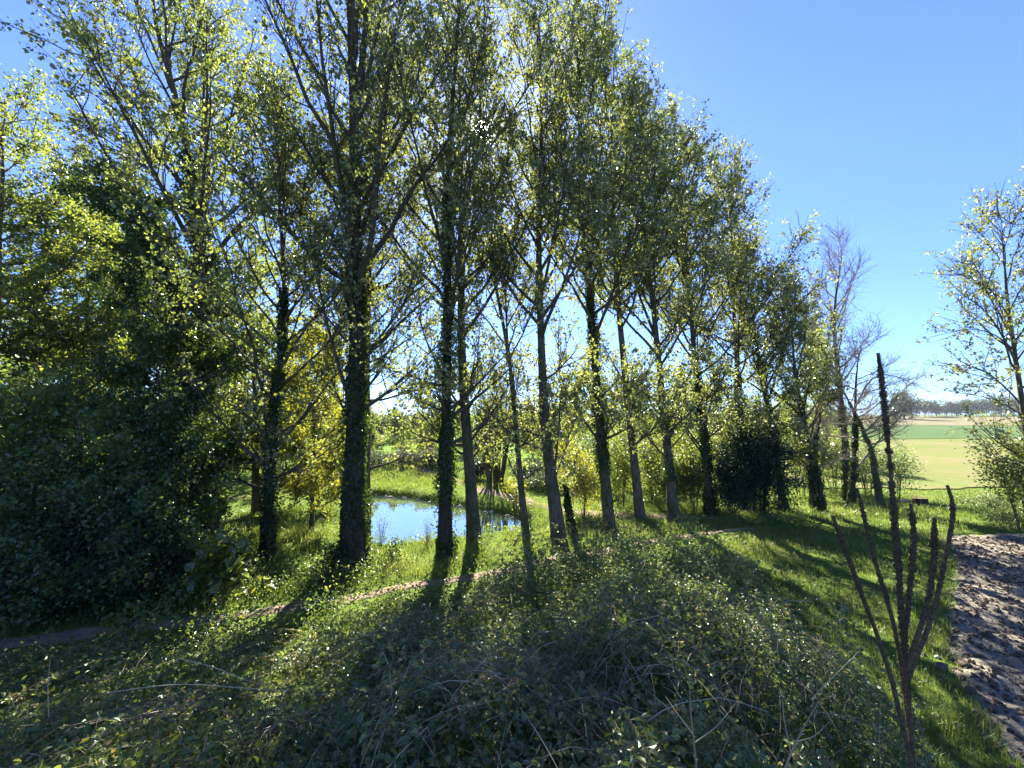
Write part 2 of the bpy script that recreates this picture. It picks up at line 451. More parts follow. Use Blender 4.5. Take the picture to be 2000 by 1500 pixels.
def grow(rng, trunk, r_at, tb, W, nL, nS, nT, nleaf, leaf, el=(28, 62), lift=.25, limbs=None, prof=None, hang=.6, spread=.6, top=1.0, jit=.07, wtwig=1.0, low=0):
    """limbs, branches, twigs and leaves on a trunk polyline. Returns branch Geo, leaf Geo"""
    br, lf = Geo(), Geo()
    i = np.arange(nL); tt = ((i + rng.random(nL) * .8) / nL) ** 1.25
    t = tb + (top - tb) * np.minimum(tt, .99)
    if low:                                                    # short shoots below the crown
        t[:low] = rng.uniform(.14, tb + .06, low)
    p0, tan = at_t(trunk, t)
    az = i * 2.39996 + rng.normal(0, .35, nL)
    e = np.radians(el[0] + (el[1] - el[0]) * tt + rng.normal(0, 7, nL))
    pf = prof(tt) if prof else np.minimum(1, .62 + 1.6 * tt) * (1 - tt) ** .75 + .13
    L = W * pf * rng.uniform(.72, 1.18, nL)
    if low:
        L[:low] = W * rng.uniform(.2, .62, low)
        e[:low] = np.radians(rng.uniform(0, 55, low))
    d = np.stack([np.cos(az) * np.cos(e), np.sin(az) * np.cos(e), np.sin(e)], -1)
    LP = curved(rng, p0, d, L, 8, lift, .10)
    r0 = np.minimum(np.interp(t, np.linspace(0, 1, len(r_at)), r_at) * .5, .018 + .016 * L)
    s8 = np.linspace(0, 1, 8)
    LR = r0[:, None] * (1 - s8)[None] ** .8 + .005
    if limbs:                                                  # limbs read off the photograph
        XP = np.stack([resample(p, 8) for p, r in limbs]); XR = np.stack([r * (1 - .8 * s8) for p, r in limbs])
        LP = np.concatenate([LP, XP]); LR = np.concatenate([LR, XR])
        L = np.r_[L, [np.linalg.norm(p[-1] - p[0]) for p in XP]]
    br.add(*tubes(LP, LR, 5))
    wgt = L ** 1.1 + .3; b = rng.choice(len(L), nS, p=wgt / wgt.sum())
    s = rng.uniform(.22, 1, nS) ** .8
    p0, tan = at_bt(LP, b, s)
    d = nrm(tan * .75 + rng.normal(0, spread, (nS, 3)) + UP * .3)
    SL = (.18 + .30 * rng.random(nS)) * W * (1.15 - .55 * s)
    SP = curved(rng, p0, d, SL, 5, .12, .14)
    SR = (.004 + .0065 * SL)[:, None] * (1 - np.linspace(0, 1, 5))[None] ** .8 + .0028
    br.add(*tubes(SP, SR, 4))
    b = rng.choice(nS, nT, p=SL / SL.sum()); s = rng.uniform(.15, 1, nT)
    p0, tan = at_bt(SP, b, s)
    d = nrm(tan * .7 + rng.normal(0, .6, (nT, 3)) + UP * .12)
    TL = rng.uniform(.18, .6, nT) * wtwig
    TP = curved(rng, p0, d, TL, 3, -.05, .12)
    TR = np.tile(np.array([.0042, .0032, .0018]), (nT, 1))
    br.add(*tubes(TP, TR, 3))
    if nleaf:
        # some twigs are fuller than others, so the crown clumps
        w = rng.random(nT) ** 1.8 + .05; b = rng.choice(nT, nleaf, p=w / w.sum()); s = rng.uniform(.25, 1.08, nleaf)
        c, tan = at_bt(TP, b, s)
        c = c + rng.normal(0, jit, (nleaf, 3))
        A = tan * .35 + rng.normal(0, .55, (nleaf, 3)) - UP * hang
        N_ = rng.normal(0, 1, (nleaf, 3)) + UP * .5
        S = leaf * rng.uniform(.5, 1.35, nleaf)
        tw = rng.random(nT)
        lf.add(*leaves(rng, c, A, N_, S, .82), rnd=np.clip(.5 * tw[b] + .5 * rng.random(nleaf), 0, 1))
    return br, lf


def trunk_tube(rng, pts, r, sides=14, flare=.32, lump=.10):
    n = len(pts)
    V, Fq = tubes(pts[None], r[None], sides)
    V = V.reshape(n, sides, 3)
    ph = rng.uniform(0, 6, 4)
    a = np.arange(sides) / sides * 2 * pi
    k = np.linspace(0, 1, n)[:, None]
    off = lump * (np.sin(3 * a + ph[0] + 4 * k) * .5 + np.sin(5 * a + ph[1] - 9 * k) * .3 + np.sin(2 * a + ph[2] + 15 * k) * .3)
    fl = flare * np.exp(-k * n / 3.0) * (1 + .5 * np.sin(4 * a + ph[3]))
    V = pts[:, None] + (V - pts[:, None]) * (1 + off + fl)[:, :, None]
    return V.reshape(-1, 3), Fq


def ivy_on(rng, pts, r_at, t0, t1, n, thick, size=.075):
    g = Geo()
    t = t0 + (t1 - t0) * rng.random(n) ** 1.25
    # ivy grows in patches
    sd = rng.integers(0, 99)
    keep = np.clip(vnoise(t * 22, t * 0 + sd, 4) * 1.9 - .25, .12, 1) > rng.random(n)
    t = t[keep]; n = len(t)
    p, tan = at_t(pts, t)
    a = rng.uniform(0, 2 * pi, n)
    nx = nrm(np.cross(tan, np.array([.31, .93, .17]))); ny = np.cross(tan, nx)
    o = np.cos(a)[:, None] * nx + np.sin(a)[:, None] * ny
    r = np.interp(t, np.linspace(0, 1, len(r_at)), r_at)
    lump = .2 + 1.9 * vnoise(t * 22 + np.cos(a) * .8, np.sin(a) * 1.2 + sd, 8) ** 1.6
    c = p + o * (r + thick * lump * (.1 + .9 * rng.random(n) ** 1.2) * (1.15 - .6 * (t - t0) / max(t1 - t0, .01)))[:, None]
    A = o * .5 - UP * .7 + rng.normal(0, .45, (n, 3))
    g.add(*leaves(rng, c, A, o + rng.normal(0, .5, (n, 3)), size * rng.uniform(.6, 1.3, n), .95), rnd=rng.random(n))
    return g


def tree(name, label, cat, seed, px, Y, height, r0, tb, W, nL=34, nS=420, nT=2600, nleaf=26000, leaf=.085, mat='poplar', bark='bark',
         ivy=None, limbs=(), group=None, depth_lean=0.0, wob=.10, twig='twig', **kw):
    """px: pixels the trunk passes through from the ground up; the trunk then goes on to the full height"""
    if name == 'poplar':
        r0 *= .90; W *= 1.66; tb *= .58; kw.setdefault('el', (36, 68)); kw.setdefault('low', 10); nleaf = int(nleaf * .78); nT = int(nT * 1.5); nS = int(nS * 1.6); leaf *= 1.18; nL = int(nL * 1.25); kw.setdefault('jit', .06)
    rng = np.random.default_rng(seed)
    pts = [P(u, v, Y + depth_lean * k) for k, (u, v) in enumerate(px)]
    b = pts[0]; b[2] = Hs(b[0], b[1]) - .12
    top = pts[-1]; prev = pts[-2]
    d = (top - prev); d = d / np.linalg.norm(d); d = nrm(d * .5 + UP * .5)
    rest = height - (top[2] - b[2])
    if rest > .3:
        pts = pts + [top + d * rest * .5 + rng.normal(0, .12, 3), top + d * rest * .5 + UP * rest * .5 + rng.normal(0, .2, 3)]
    n = 30
    tr = resample(pts, n)
    w = np.cumsum(rng.normal(0, 1, (n, 3)), 0) * wob * .12; w -= np.linspace(0, 1, n)[:, None] * w[-1]; w[:, 2] = 0
    tr = tr + w * np.minimum(1, np.linspace(0, 6, n))[:, None]
    k = np.linspace(0, 1, n)
    r = r0 * ((1 - k) ** .85 * .93 + .02) * (1 + .12 * np.exp(-k * 18))
    o = thing(name, label, cat, (b[0], b[1], b[2]), group)
    g = Geo(); g.add(*trunk_tube(rng, tr, r)); build('trunk', g, M[bark], o, True)
    lm = []
    for (lp, lr) in limbs:
        q = [P(u, v, Y + dy) for (u, v, dy) in lp]
        dist = np.linalg.norm(tr - q[0], axis=1); q[0] = tr[dist.argmin()]
        lm.append((np.array(q), lr))
    br, lf = grow(rng, tr, r, tb, W, nL, nS, nT, nleaf, leaf, limbs=lm or None, **kw)
    build('branches', br, M[twig], o, True)
    if nleaf:
        build('crown', lf, M[mat], o)
    if ivy:
        build('ivy', ivy_on(rng, tr, r, *ivy), M['ivy'], o)
    return o


GP = 'poplars in the row beside the pond'
POP = 'poplar'

# the row, from the left
tree('poplar', 'tall forked poplar with a thick sleeve of ivy below its fork, second from the wood', 'tree', 11,
     [(412, 1085), (408, 850), (402, 640), (395, 450), (368, 290), (335, 150), (300, 40), (296, -60)], 13.2, 23, .30, .38, 3.4, mat='poplar_gold',
     ivy=(.05, .60, 16000, .42, .085), nleaf=36000, group=GP, leaf=.085,
     limbs=[([(398, 430, 0), (330, 300, -.4), (260, 190, -.8), (150, 60, -1.4)], .06), ([(396, 470, 0), (300, 330, -.6), (170, 250, -1.2)], .05),
            ([(380, 330, 0), (300, 210, .4), (170, 0, .8)], .05), ([(396, 400, 0), (400, 230, .3), (395, 0, .6)], .07),
            ([(398, 420, 0), (440, 260, -.3), (500, 60, -.6)], .06), ([(402, 560, 0), (300, 420, -.8), (210, 340, -1.5)], .045)])
tree('poplar', 'slender ivy-darkened poplar with a low side branch, left of the thick furrowed poplar', 'tree', 12,
     [(525, 1085), (526, 960), (533, 850), (548, 720), (556, 620), (552, 500), (545, 380)], 12.0, 15, .15, .34, 2.9, mat='poplar_gold',
     ivy=(.0, .62, 9000, .13, .075), nleaf=27000, group=GP, bark='barkdark',
     limbs=[([(533, 880, 0), (500, 820, -.2), (430, 775, -.5), (400, 760, -.8)], .05), ([(550, 700, 0), (590, 610, .2), (600, 480, .5)], .03)])
tree('poplar', 'thickest poplar of the row with dark furrowed trunk and ivy around its foot', 'tree', 13,
     [(690, 1092), (690, 1000), (692, 900), (695, 780), (697, 640), (694, 480), (692, 330), (690, 200), (684, 60), (680, -60)], 11.8, 25, .335, .36, 3.6,
     nL=42, nS=560, nT=3600, nleaf=38000, ivy=(0, .36, 11000, .17, .075), bark='barkdark', group=GP, wob=.03,
     limbs=[([(693, 245, 0), (706, 150, .1), (712, 60, .2), (722, -80, .3)], .16),
            ([(690, 800, 0), (662, 720, -.2), (638, 640, -.4), (625, 560, -.6), (600, 470, -.9)], .075),
            ([(694, 480, 0), (660, 410, -.1), (628, 330, -.2), (610, 240, -.3)], .07),
            ([(712, 715, 0), (745, 670, .1), (790, 620, .2), (830, 585, .3), (870, 555, .5)], .085),
            ([(720, 700, 0), (760, 640, -.2), (800, 575, -.4), (850, 500, -.6)], .05),
            ([(700, 560, 0), (650, 470, .3), (570, 400, .8)], .05),
            ([(704, 390, 0), (740, 300, .2), (755, 200, .5), (770, 90, .8)], .08), ([(697, 640, 0), (660, 600, .5), (625, 545, .9)], .035)])
tree('poplar', 'thin straight poplar standing close behind the thickest trunk', 'tree', 14,
     [(716, 1030), (717, 850), (718, 640), (722, 450), (733, 300), (744, 180)], 14.6, 20, .16, .55, 2.4, nleaf=22000, group=GP, low=2)
tree('poplar', 'poplar with its trunk wrapped in ivy from foot to crown, in front of the pond', 'tree', 15,
     [(869, 1077), (869, 980), (871, 860), (873, 700), (876, 560), (873, 400), (880, 250), (893, 90), (905, -60)], 12.5, 22, .21, .36, 3.0,
     nL=36, nleaf=27000, ivy=(0, .56, 17000, .15, .075), group=GP, bark='barkdark', wob=.04)
tree('poplar', 'bare-trunked poplar in front of the pond, right of the ivy-wrapped one', 'tree', 16,
     [(927, 1056), (920, 960), (912, 850), (903, 720), (900, 610), (905, 500), (900, 380)], 13.6, 19, .235, .42, 2.7, nleaf=19000, group=GP, wob=.03,
     ivy=(0, .05, 300, .1, .07))
tree('poplar', 'slim young poplar with clean grey trunk leaning left over the grass verge', 'tree', 17,
     [(1029, 1052), (1018, 950), (1006, 820), (998, 720), (985, 640), (968, 560), (960, 470)], 13.9, 15, .125, .36, 2.2, nL=24, nS=260, nT=1500, nleaf=10000, group=GP, wob=.04,
     limbs=[([(996, 715, 0), (985, 690, 0), (970, 670, .2), (925, 640, .5)], .03), ([(993, 690, 0), (988, 600, .1), (985, 500, .2)], .05)])
tree('poplar', 'pale-barked poplar dividing into two stems low down, nearest to the dirt path', 'tree', 18,
     [(1094, 1064), (1082, 970), (1068, 880), (1060, 780), (1056, 660), (1052, 560), (1050, 430), (1056, 300)], 13.4, 20, .22, .38, 2.8, nL=36, nleaf=29000, group=GP, wob=.03,
     limbs=[([(1072, 905, 0), (1074, 830, .3), (1066, 760, .6), (1060, 700, .8)], .085), ([(1082, 930, 0), (1092, 850, .2), (1096, 760, .4), (1090, 660, .6)], .045),
            ([(1072, 900, 0), (1040, 800, .3), (1020, 720, .5)], .025), ([(1084, 930, 0), (1110, 860, .5), (1135, 760, .8)], .03)])
tree('ivy_clad_snag', 'short broken trunk clothed in dark ivy just right of the two-stemmed poplar', 'tree', 19,
     [(1117, 1042), (1110, 1000), (1103, 945)], 14.5, 1.9, .17, .7, .5, nL=5, nS=14, nT=60, nleaf=500, leaf=.06, mat='poplar_gold', ivy=(0, 1, 5200, .07, .07), bark='barkdark')
tree('poplar', 'ivy-footed poplar whose trunk shadow falls across the path, left of three evenly spaced trunks', 'tree', 20,
     [(1191, 1037), (1183, 950), (1172, 840), (1164, 740), (1157, 640), (1150, 540), (1140, 400)], 14.9, 22.5, .215, .36, 3.0, nL=38, nleaf=42000, group=GP, wob=.04,
     ivy=(0, .5, 13000, .13, .07))
tree('poplar', 'narrow straight poplar with clean reddish trunk before yellow saplings', 'tree', 21,
     [(1251, 1014), (1243, 940), (1232, 840), (1220, 730), (1210, 630), (1204, 540)], 16.6, 22.5, .20, .40, 2.8, nleaf=38000, group=GP, mat='poplar_gold', wob=.03)
tree('poplar', 'poplar with a bare pale patch at its foot beside the end of the path', 'tree', 22,
     [(1317, 1016), (1308, 920), (1298, 820), (1290, 740), (1280, 640), (1270, 560)], 16.4, 19, .20, .36, 2.9, nleaf=42000, group=GP, wob=.03, ivy=(.10, .30, 3200, .14, .07),
     limbs=[([(1279, 650, 0), (1258, 600, .1), (1240, 560, .2), (1225, 470, .4)], .075)])
tree('poplar', 'ivy-covered poplar immediately left of the dark holly', 'tree', 23,
     [(1388, 1002), (1380, 900), (1370, 800), (1358, 690), (1350, 620)], 17.7, 18.5, .19, .36, 2.9, nleaf=38000, group=GP, ivy=(0, .45, 10000, .14, .07))
tree('poplar', 'poplar rising from behind the dark holly, trunk hidden low down', 'tree', 24,
     [(1452, 1000), (1446, 880), (1440, 760), (1436, 690), (1432, 600)], 18.6, 16.8, .18, .38, 2.4, nleaf=21000, group=GP, ivy=(0, .4, 6000, .12, .07),
     limbs=[([(1444, 830, 0), (1420, 770, .1), (1390, 720, .2), (1370, 640, .4)], .05)])
tree('poplar', 'leaning ivy-clad poplar emerging from the right side of the holly', 'tree', 25,
     [(1530, 1000), (1512, 880), (1496, 780), (1482, 700), (1470, 620)], 19.0, 12.9, .18, .38, 1.8, nleaf=18000, group=GP, mat='poplar_gold', ivy=(0, .55, 9000, .15, .07))
tree('poplar', 'poplar with two low limbs, rightmost leafy one of the main row', 'tree', 26,
     [(1592, 1002), (1580, 900), (1565, 800), (1552, 720), (1546, 640), (1540, 560)], 18.4, 10.8, .16, .36, 1.35, nleaf=17000, group=GP, mat='poplar_gold', ivy=(0, .5, 5200, .07, .07),
     limbs=[([(1572, 870, 0), (1600, 790, .2), (1612, 700, .3), (1625, 620, .5)], .04)])
tree('poplar', 'slight sparse poplar between the leafy row and the leafless tree', 'tree', 27,
     [(1600, 985), (1598, 880), (1596, 760), (1592, 660), (1590, 580)], 22.5, 11.6, .10, .34, .8, nL=24, nS=220, nT=1400, nleaf=9000, group=GP)

# leafless trees at the right end of the row
BT = dict(nleaf=0, twig='twigpale')
tree('bare_tree', 'tall leafless tree with fine purplish twigs, highest at the right end of the row', 'tree', 31,
     [(1657, 970), (1652, 860), (1640, 740), (1630, 660), (1632, 580), (1648, 480)], 21, 14.4, .17, .40, 2.6, nL=26, nS=460, nT=3200, bark='bark', el=(42, 68), ivy=(.0, .35, 5200, .09, .07),
     limbs=[([(1640, 745, 0), (1605, 700, .1), (1580, 660, .2), (1565, 600, .3)], .07)], wtwig=1.3, **BT)
tree('bare_tree', 'leafless bough-heavy tree leaning left with a long arching branch to the right', 'tree', 32,
     [(1718, 960), (1700, 880), (1672, 810), (1650, 770), (1636, 735)], 19.5, 6.6, .16, .45, 1.8, nL=12, nS=160, nT=1500, bark='bark', el=(20, 50),
     ivy=(.15, .8, 1600, .05, .06),
     limbs=[([(1668, 800, 0), (1700, 730, -.2), (1730, 720, -.4), (1790, 755, -.8), (1815, 765, -1.0)], .045), ([(1690, 850, 0), (1735, 800, -.3), (1780, 740, -.6), (1810, 730, -.9)], .05)], **BT)
tree('bare_tree', 'low leafless tree with horizontal twigs spreading over the field edge', 'tree', 33,
     [(1660, 970), (1664, 900), (1668, 800), (1672, 740), (1676, 700)], 19.8, 8.2, .13, .40, 2.5, nL=20, nS=380, nT=3600, bark='barkdark', el=(5, 30), ivy=(0, .5, 3800, .07, .07), lift=.1,
     limbs=[([(1664, 920, 0), (1700, 880, -.2), (1735, 840, -.5), (1770, 800, -.9)], .06)], **BT)
tree('bare_tree', 'crooked leafless ivy-stemmed tree forking close to the holly', 'tree', 34,
     [(1608, 1000), (1600, 930), (1590, 880), (1600, 830)], 18.0, 5.0, .12, .4, 1.5, nL=9, nS=90, nT=800, bark='barkdark', el=(20, 55), ivy=(0, .7, 2600, .08, .07), **BT)

# tree at the right edge
tree('poplar', 'young poplar at the right edge with airy grey-green crown over the fields', 'tree', 41,
     [(2012, 960), (2006, 860), (1996, 760), (1984, 690), (1974, 620), (1966, 540), (1960, 470)], 15.5, 12.6, .15, .30, 2.3, nL=22, nS=260, nT=1400, nleaf=8500, leaf=.09, group=None, jit=.05,
     limbs=[([(1988, 705, 0), (1950, 640, -.1), (1920, 600, -.2), (1880, 575, -.3)], .045), ([(1984, 690, 0), (1940, 645, .2), (1890, 640, .4), (1832, 655, .5)], .03),
            ([(2000, 800, 0), (1950, 740, -.2), (1900, 710, -.5), (1850, 712, -.8)], .035), ([(1980, 660, 0), (1935, 580, .2), (1890, 520, .4), (1840, 545, .5)], .032),
            ([(2002, 810, 0), (1950, 780, .3), (1890, 770, .6)], .03)])


# ------------------------------------------------------------------ shrubs and other trees
def shrub(name, label, cat, seed, base, rx, ry, h, nclump, nleaf, leaf, mat, z0=.12, sig=.22, stems=7, stem_r=.02, twig='twig', group=None, flat=0, two=False, shell=.55, hang=.3, w=.8, rag=.0):
    rng = np.random.default_rng(seed)
    bx, by = base[0], base[1]; bz = Hs(bx, by) - .05
    o = thing(name, label, cat, (bx, by, bz), group)
    d = nrm(rng.normal(0, 1, (nclump, 3))); rad = rng.random(nclump) ** (1 - shell * .8)
    c = d * rad[:, None]
    bump = .78 + .44 * vnoise(d[:, 0] * 2.6 + seed, d[:, 2] * 2.6 + d[:, 1] * 2, 3)
    c = c * bump[:, None]
    if rag:
        c = c * np.exp(rng.normal(0, rag, nclump))[:, None]; c[:, 2] += np.abs(rng.normal(0, rag * .6, nclump))
    zc = z0 * h + (1 - z0) * h * .5
    C = np.array([bx, by, bz + zc]) + c * np.array([rx, ry, h * .5 * (1 - z0)])
    C[:, 2] = np.maximum(C[:, 2], bz + .05)
    g = Geo()
    # main stems, then a shoot to every clump
    a = rng.uniform(0, 2 * pi, stems)
    tip = np.array([bx, by, bz]) + np.stack([np.cos(a) * rx * .55, np.sin(a) * ry * .55, h * rng.uniform(.55, .92, stems)], -1)
    st = np.tile(np.array([[bx, by, bz]]), (stems, 1)) + np.stack([np.cos(a) * rx * .12, np.sin(a) * ry * .12, a * 0], -1)
    s = np.linspace(0, 1, 8)[None, :, None]
    mid = st[:, None] * (1 - s) + tip[:, None] * s
    mid[:, :, :2] = st[:, None, :2] + (tip - st)[:, None, :2] * s ** 1.5
    mid += np.cumsum(rng.normal(0, .02 * h / 3, mid.shape), 1) * s
    g.add(*tubes(mid, stem_r * (1.05 - np.linspace(0, 1, 8)[None].repeat(stems, 0) * .8), 6))
    k = rng.integers(0, stems, nclump); f = rng.uniform(.2, .9, nclump)
    p0, tan = at_bt(mid, k, f)
    q = np.linspace(0, 1, 5)[None, :, None]
    sh = p0[:, None] * (1 - q) + C[:, None] * q + UP * (.10 * np.sin(q * pi)) * np.linalg.norm(C - p0, axis=1)[:, None, None]
    g.add(*tubes(sh, .35 * stem_r * (1.1 - np.linspace(0, 1, 5)[None].repeat(nclump, 0)), 4))
    build('stems', g, M[twig], o, True)
    if nleaf:
        wt = rng.random(nclump) + .2; b = rng.choice(nclump, nleaf, p=wt / wt.sum())
        p = C[b] + rng.normal(0, sig, (nleaf, 3)) * np.array([1, 1, .75])
        p[:, 2] = np.maximum(p[:, 2], bz + .03)
        out = nrm(p - np.array([bx, by, bz + h * .4]))
        A = out * .5 + rng.normal(0, .6, (nleaf, 3)) - UP * hang
        lf = Geo(); tw = rng.random(nclump)
        V, Fq = leaves(rng, p, A, UP * .8 + out * .4 + rng.normal(0, .6, (nleaf, 3)), leaf * rng.uniform(.65, 1.3, nleaf), w, two=two)
        rr = np.clip(.5 * tw[b] + .5 * rng.random(nleaf), 0, 1)
        lf.add(V, Fq, rnd=np.tile(rr, 2) if two else rr)
        build('foliage', lf, M[mat], o)
    return o


def at(u, Y):
    p = P(u, 900, Y)
    return p[0], p[1]


# --- the wood at the left
tree('maple_tree', 'tall maple at the left edge with pale sunlit crown top above the wood', 'tree', 51,
     [(-30, 1100), (-20, 800), (-5, 560), (0, 400), (5, 280)], 13.5, 16.2, .22, .25, 4.0, nL=34, nS=460, nT=3000, nleaf=32000, leaf=.105, mat='lime', el=(10, 50), hang=.3)
tree('maple_tree', 'bushy lime-green maple glowing in backlight deep in the wood', 'tree', 52,
     [(150, 1060), (155, 850), (165, 700), (170, 560)], 15.0, 11.5, .18, .2, 4.2, nL=32, nS=460, nT=3000, nleaf=38000, leaf=.115, mat='lime', el=(5, 45), hang=.3)
tree('maple_tree', 'lime-green maple between the ivy-mantled tree and the forked poplar', 'tree', 53,
     [(345, 1060), (340, 900), (330, 750), (325, 650)], 16.5, 10.5, .16, .2, 3.8, nL=30, nS=420, nT=2600, nleaf=34000, leaf=.115, mat='lime', el=(5, 45), hang=.3)
tree('maple_tree', 'broad maple with outspread branches behind the left edge of the wood', 'tree', 54,
     [(30, 1060), (60, 800), (75, 600), (90, 480)], 17.5, 16.5, .22, .3, 4.6, nL=34, nS=460, nT=3000, nleaf=30000, leaf=.115, mat='poplar_gold', el=(5, 45), hang=.3,
     limbs=[([(78, 580, 0), (170, 440, -.5), (260, 330, -1), (360, 260, -1.5)], .07)])
tree('ivy_mantled_tree', 'sagging dark tree smothered in ivy inside the wood', 'tree', 55,
     [(385, 1060), (380, 850), (350, 640), (310, 490), (250, 400), (140, 360)], 12.2, 8.6, .17, .2, 2.4, nL=26, nS=340, nT=2200, nleaf=40000, leaf=.085, mat='ivy', bark='barkdark', el=(-10, 30), hang=.9,
     ivy=(.25, 1, 13000, .55, .085))
tree('maple_tree', 'dense round-crowned maple filling the wood behind the slender ivy-darkened poplar', 'tree', 56,
     [(500, 1040), (498, 900), (495, 760), (490, 650)], 18.0, 11.0, .17, .15, 3.6, nL=30, nS=420, nT=2600, nleaf=32000, leaf=.115, mat='lime', el=(5, 45), hang=.3)
tree('maple_tree', 'far maple standing deepest in the left wood, mid-green', 'tree', 57,
     [(240, 1000), (245, 850), (250, 700)], 21.0, 13.5, .2, .15, 5.0, nL=30, nS=420, nT=2600, nleaf=32000, leaf=.135, mat='elder', el=(5, 45), hang=.3)

SH = 'dark elder bushes along the left verge'
for k, (u, Y, h, W_, nl, lab) in enumerate([
        (-30, 10.2, 4.5, 2.2, 12000, 'large dark elder bush cut by the left edge beside the shaded path'),
        (105, 10.9, 4.6, 2.1, 12000, 'tall dark elder bush second from the left edge, deepest shade'),
        (215, 10.3, 3.9, 1.9, 10500, 'dark elder bush in the middle of the verge thicket'),
        (335, 10.9, 3.4, 1.7, 9000, 'dark elder bush with thin leggy stems, behind the maple seedling'),
        (285, 9.6, 2.1, 1.1, 6000, 'low dark elder bush spilling onto the shaded bend of the path'),
        (150, 9.2, 2.3, 1.2, 6500, 'knee-high dark elder beside the path, in front of the verge thicket'),
        (10, 8.9, 2.4, 1.3, 7000, 'lowest dark elder bush at far left, touching the path edge')]):
    p = P(u, 1100, Y); gz = Hs(p[0], p[1]); q = P(u + 8, 1100, Y)
    vv = [CY - F * math.tan(math.atan2(gz + zz - EYE, Y) - PITCH) for zz in (0, h * .3, h * .55, h * .8)]
    tree('elder_bush', lab, 'bush', 61 + k, [(u, vv[0]), (u + 6, vv[1]), (u - 5, vv[2]), (u + 9, vv[3])], Y, h, .07, .03, W_, nL=30, nS=int(nl / 40), nT=int(nl / 7), nleaf=nl, leaf=.105 if h > 3 else .085,
         mat='elder', bark='barkdark', el=(20, 62), hang=.35, group=SH, lift=.05, prof=lambda t: (1 - t) ** .5 * .9 + .25)
shrub('maple_seedling', 'light green maple seedling with big lobed leaves beside the path', 'sapling', 66, at(450, 9.2), .62, .5, 1.9, 34, 520, .16, 'lime', sig=.16, stems=3, stem_r=.012, two=True, w=1.0, hang=.5)
shrub('maple_seedling', 'tiny seedling with few bright leaves at the far edge of the shaded path', 'sapling', 67, at(272, 8.0), .3, .25, .8, 14, 130, .10, 'lime', sig=.09, stems=2, stem_r=.008, two=True)

# ivy stump between seedling and slender poplar
rs = np.random.default_rng(71)
bp = at(462, 10.8); bz = Hs(*bp)
o = thing('ivy_stump', 'squat dark ivy-wrapped stump behind the maple seedling', 'stump', (bp[0], bp[1], bz - .05))
pts = np.stack([np.full(8, bp[0]), np.full(8, bp[1]), np.linspace(bz - .05, bz + .95, 8)], -1)
rr = np.array([.52, .50, .49, .47, .45, .40, .30, .05])
g = Geo(); g.add(*trunk_tube(rs, pts, rr, 16, .15, .12)); build('stump_wood', g, M['barkdark'], o, True)
build('ivy', ivy_on(rs, pts, rr, 0, 1, 2400, .09, .07), M['ivy'], o)

# --- shrubs round the pond and behind the row
WS = 'pale willow shoots on the pond bank'
shrub('willow_shoots', 'pale wispy willow shoots against the water left of the ivy-wrapped trunk', 'shrub', 72, at(838, 13.6), .26, .3, 1.05, 40, 520, .045, 'reed', sig=.12, stems=12, stem_r=.006, group=WS, hang=-.3, w=.3)
shrub('willow_shoots', 'pale willow shoots beside the thickest trunk at the pond margin', 'shrub', 73, at(748, 13.6), .36, .4, 1.35, 50, 800, .045, 'reed', sig=.14, stems=14, stem_r=.006, group=WS, hang=-.3, w=.3)
shrub('ivy_sprig', 'dark sprig of ivy leaves sprouting left of the thickest trunk', 'plant', 74, at(652, 11.2), .45, .35, .9, 26, 700, .07, 'ivy', sig=.12, stems=5, stem_r=.008)
shrub('ivy_sprig', 'dark leafy sprig against the water between two trunks', 'plant', 75, at(775, 12.0), .35, .3, .75, 18, 300, .06, 'ivy', sig=.10, stems=4, stem_r=.006)
shrub('verge_sprig', 'small dark sprig at the foot of the bare-trunked poplar', 'plant', 76, at(946, 12.6), .3, .3, .75, 16, 320, .055, 'elder', sig=.09, stems=4, stem_r=.006)
YT = 'yellow-leaved saplings'
tree('yellow_sapling', 'yellow-leaved sapling filling the gap between slender and thickest poplar', 'tree', 81,
     [(610, 1000), (612, 880), (615, 760)], 14.8, 8.0, .08, .12, 1.8, nL=26, nS=300, nT=2200, nleaf=22000, leaf=.085, mat='yellow', el=(5, 50), group=YT, hang=.3)
tree('yellow_sapling', 'taller olive-yellow sapling left of the thickest trunk, farther back', 'tree', 82,
     [(622, 980), (618, 860), (615, 740)], 19.5, 8.6, .09, .12, 2.3, nL=26, nS=300, nT=2200, nleaf=24000, leaf=.09, mat='lime', el=(5, 50), group=YT, hang=.3)
shrub('yellow_sapling', 'golden spray of leaves before the clump of bare coppice stems', 'sapling', 83, at(1010, 18.3), .55, .5, 2.7, 34, 900, .085, 'yellow', z0=.35, sig=.16, stems=3, stem_r=.014, group=YT)
shrub('yellow_sapling', 'golden sapling right behind the two-stemmed poplar', 'sapling', 84, at(1112, 18.5), 1.2, .8, 3.6, 70, 2600, .085, 'yellow', z0=.35, sig=.2, stems=4, stem_r=.015, group=YT)
shrub('yellow_sapling', 'yellow-green bush immediately left of the ivy-footed poplar', 'bush', 85, at(1140, 17.6), .9, .8, 2.6, 80, 3600, .08, 'yellow', sig=.2, stems=6, stem_r=.014, group=YT)
US = 'light green saplings behind the row'
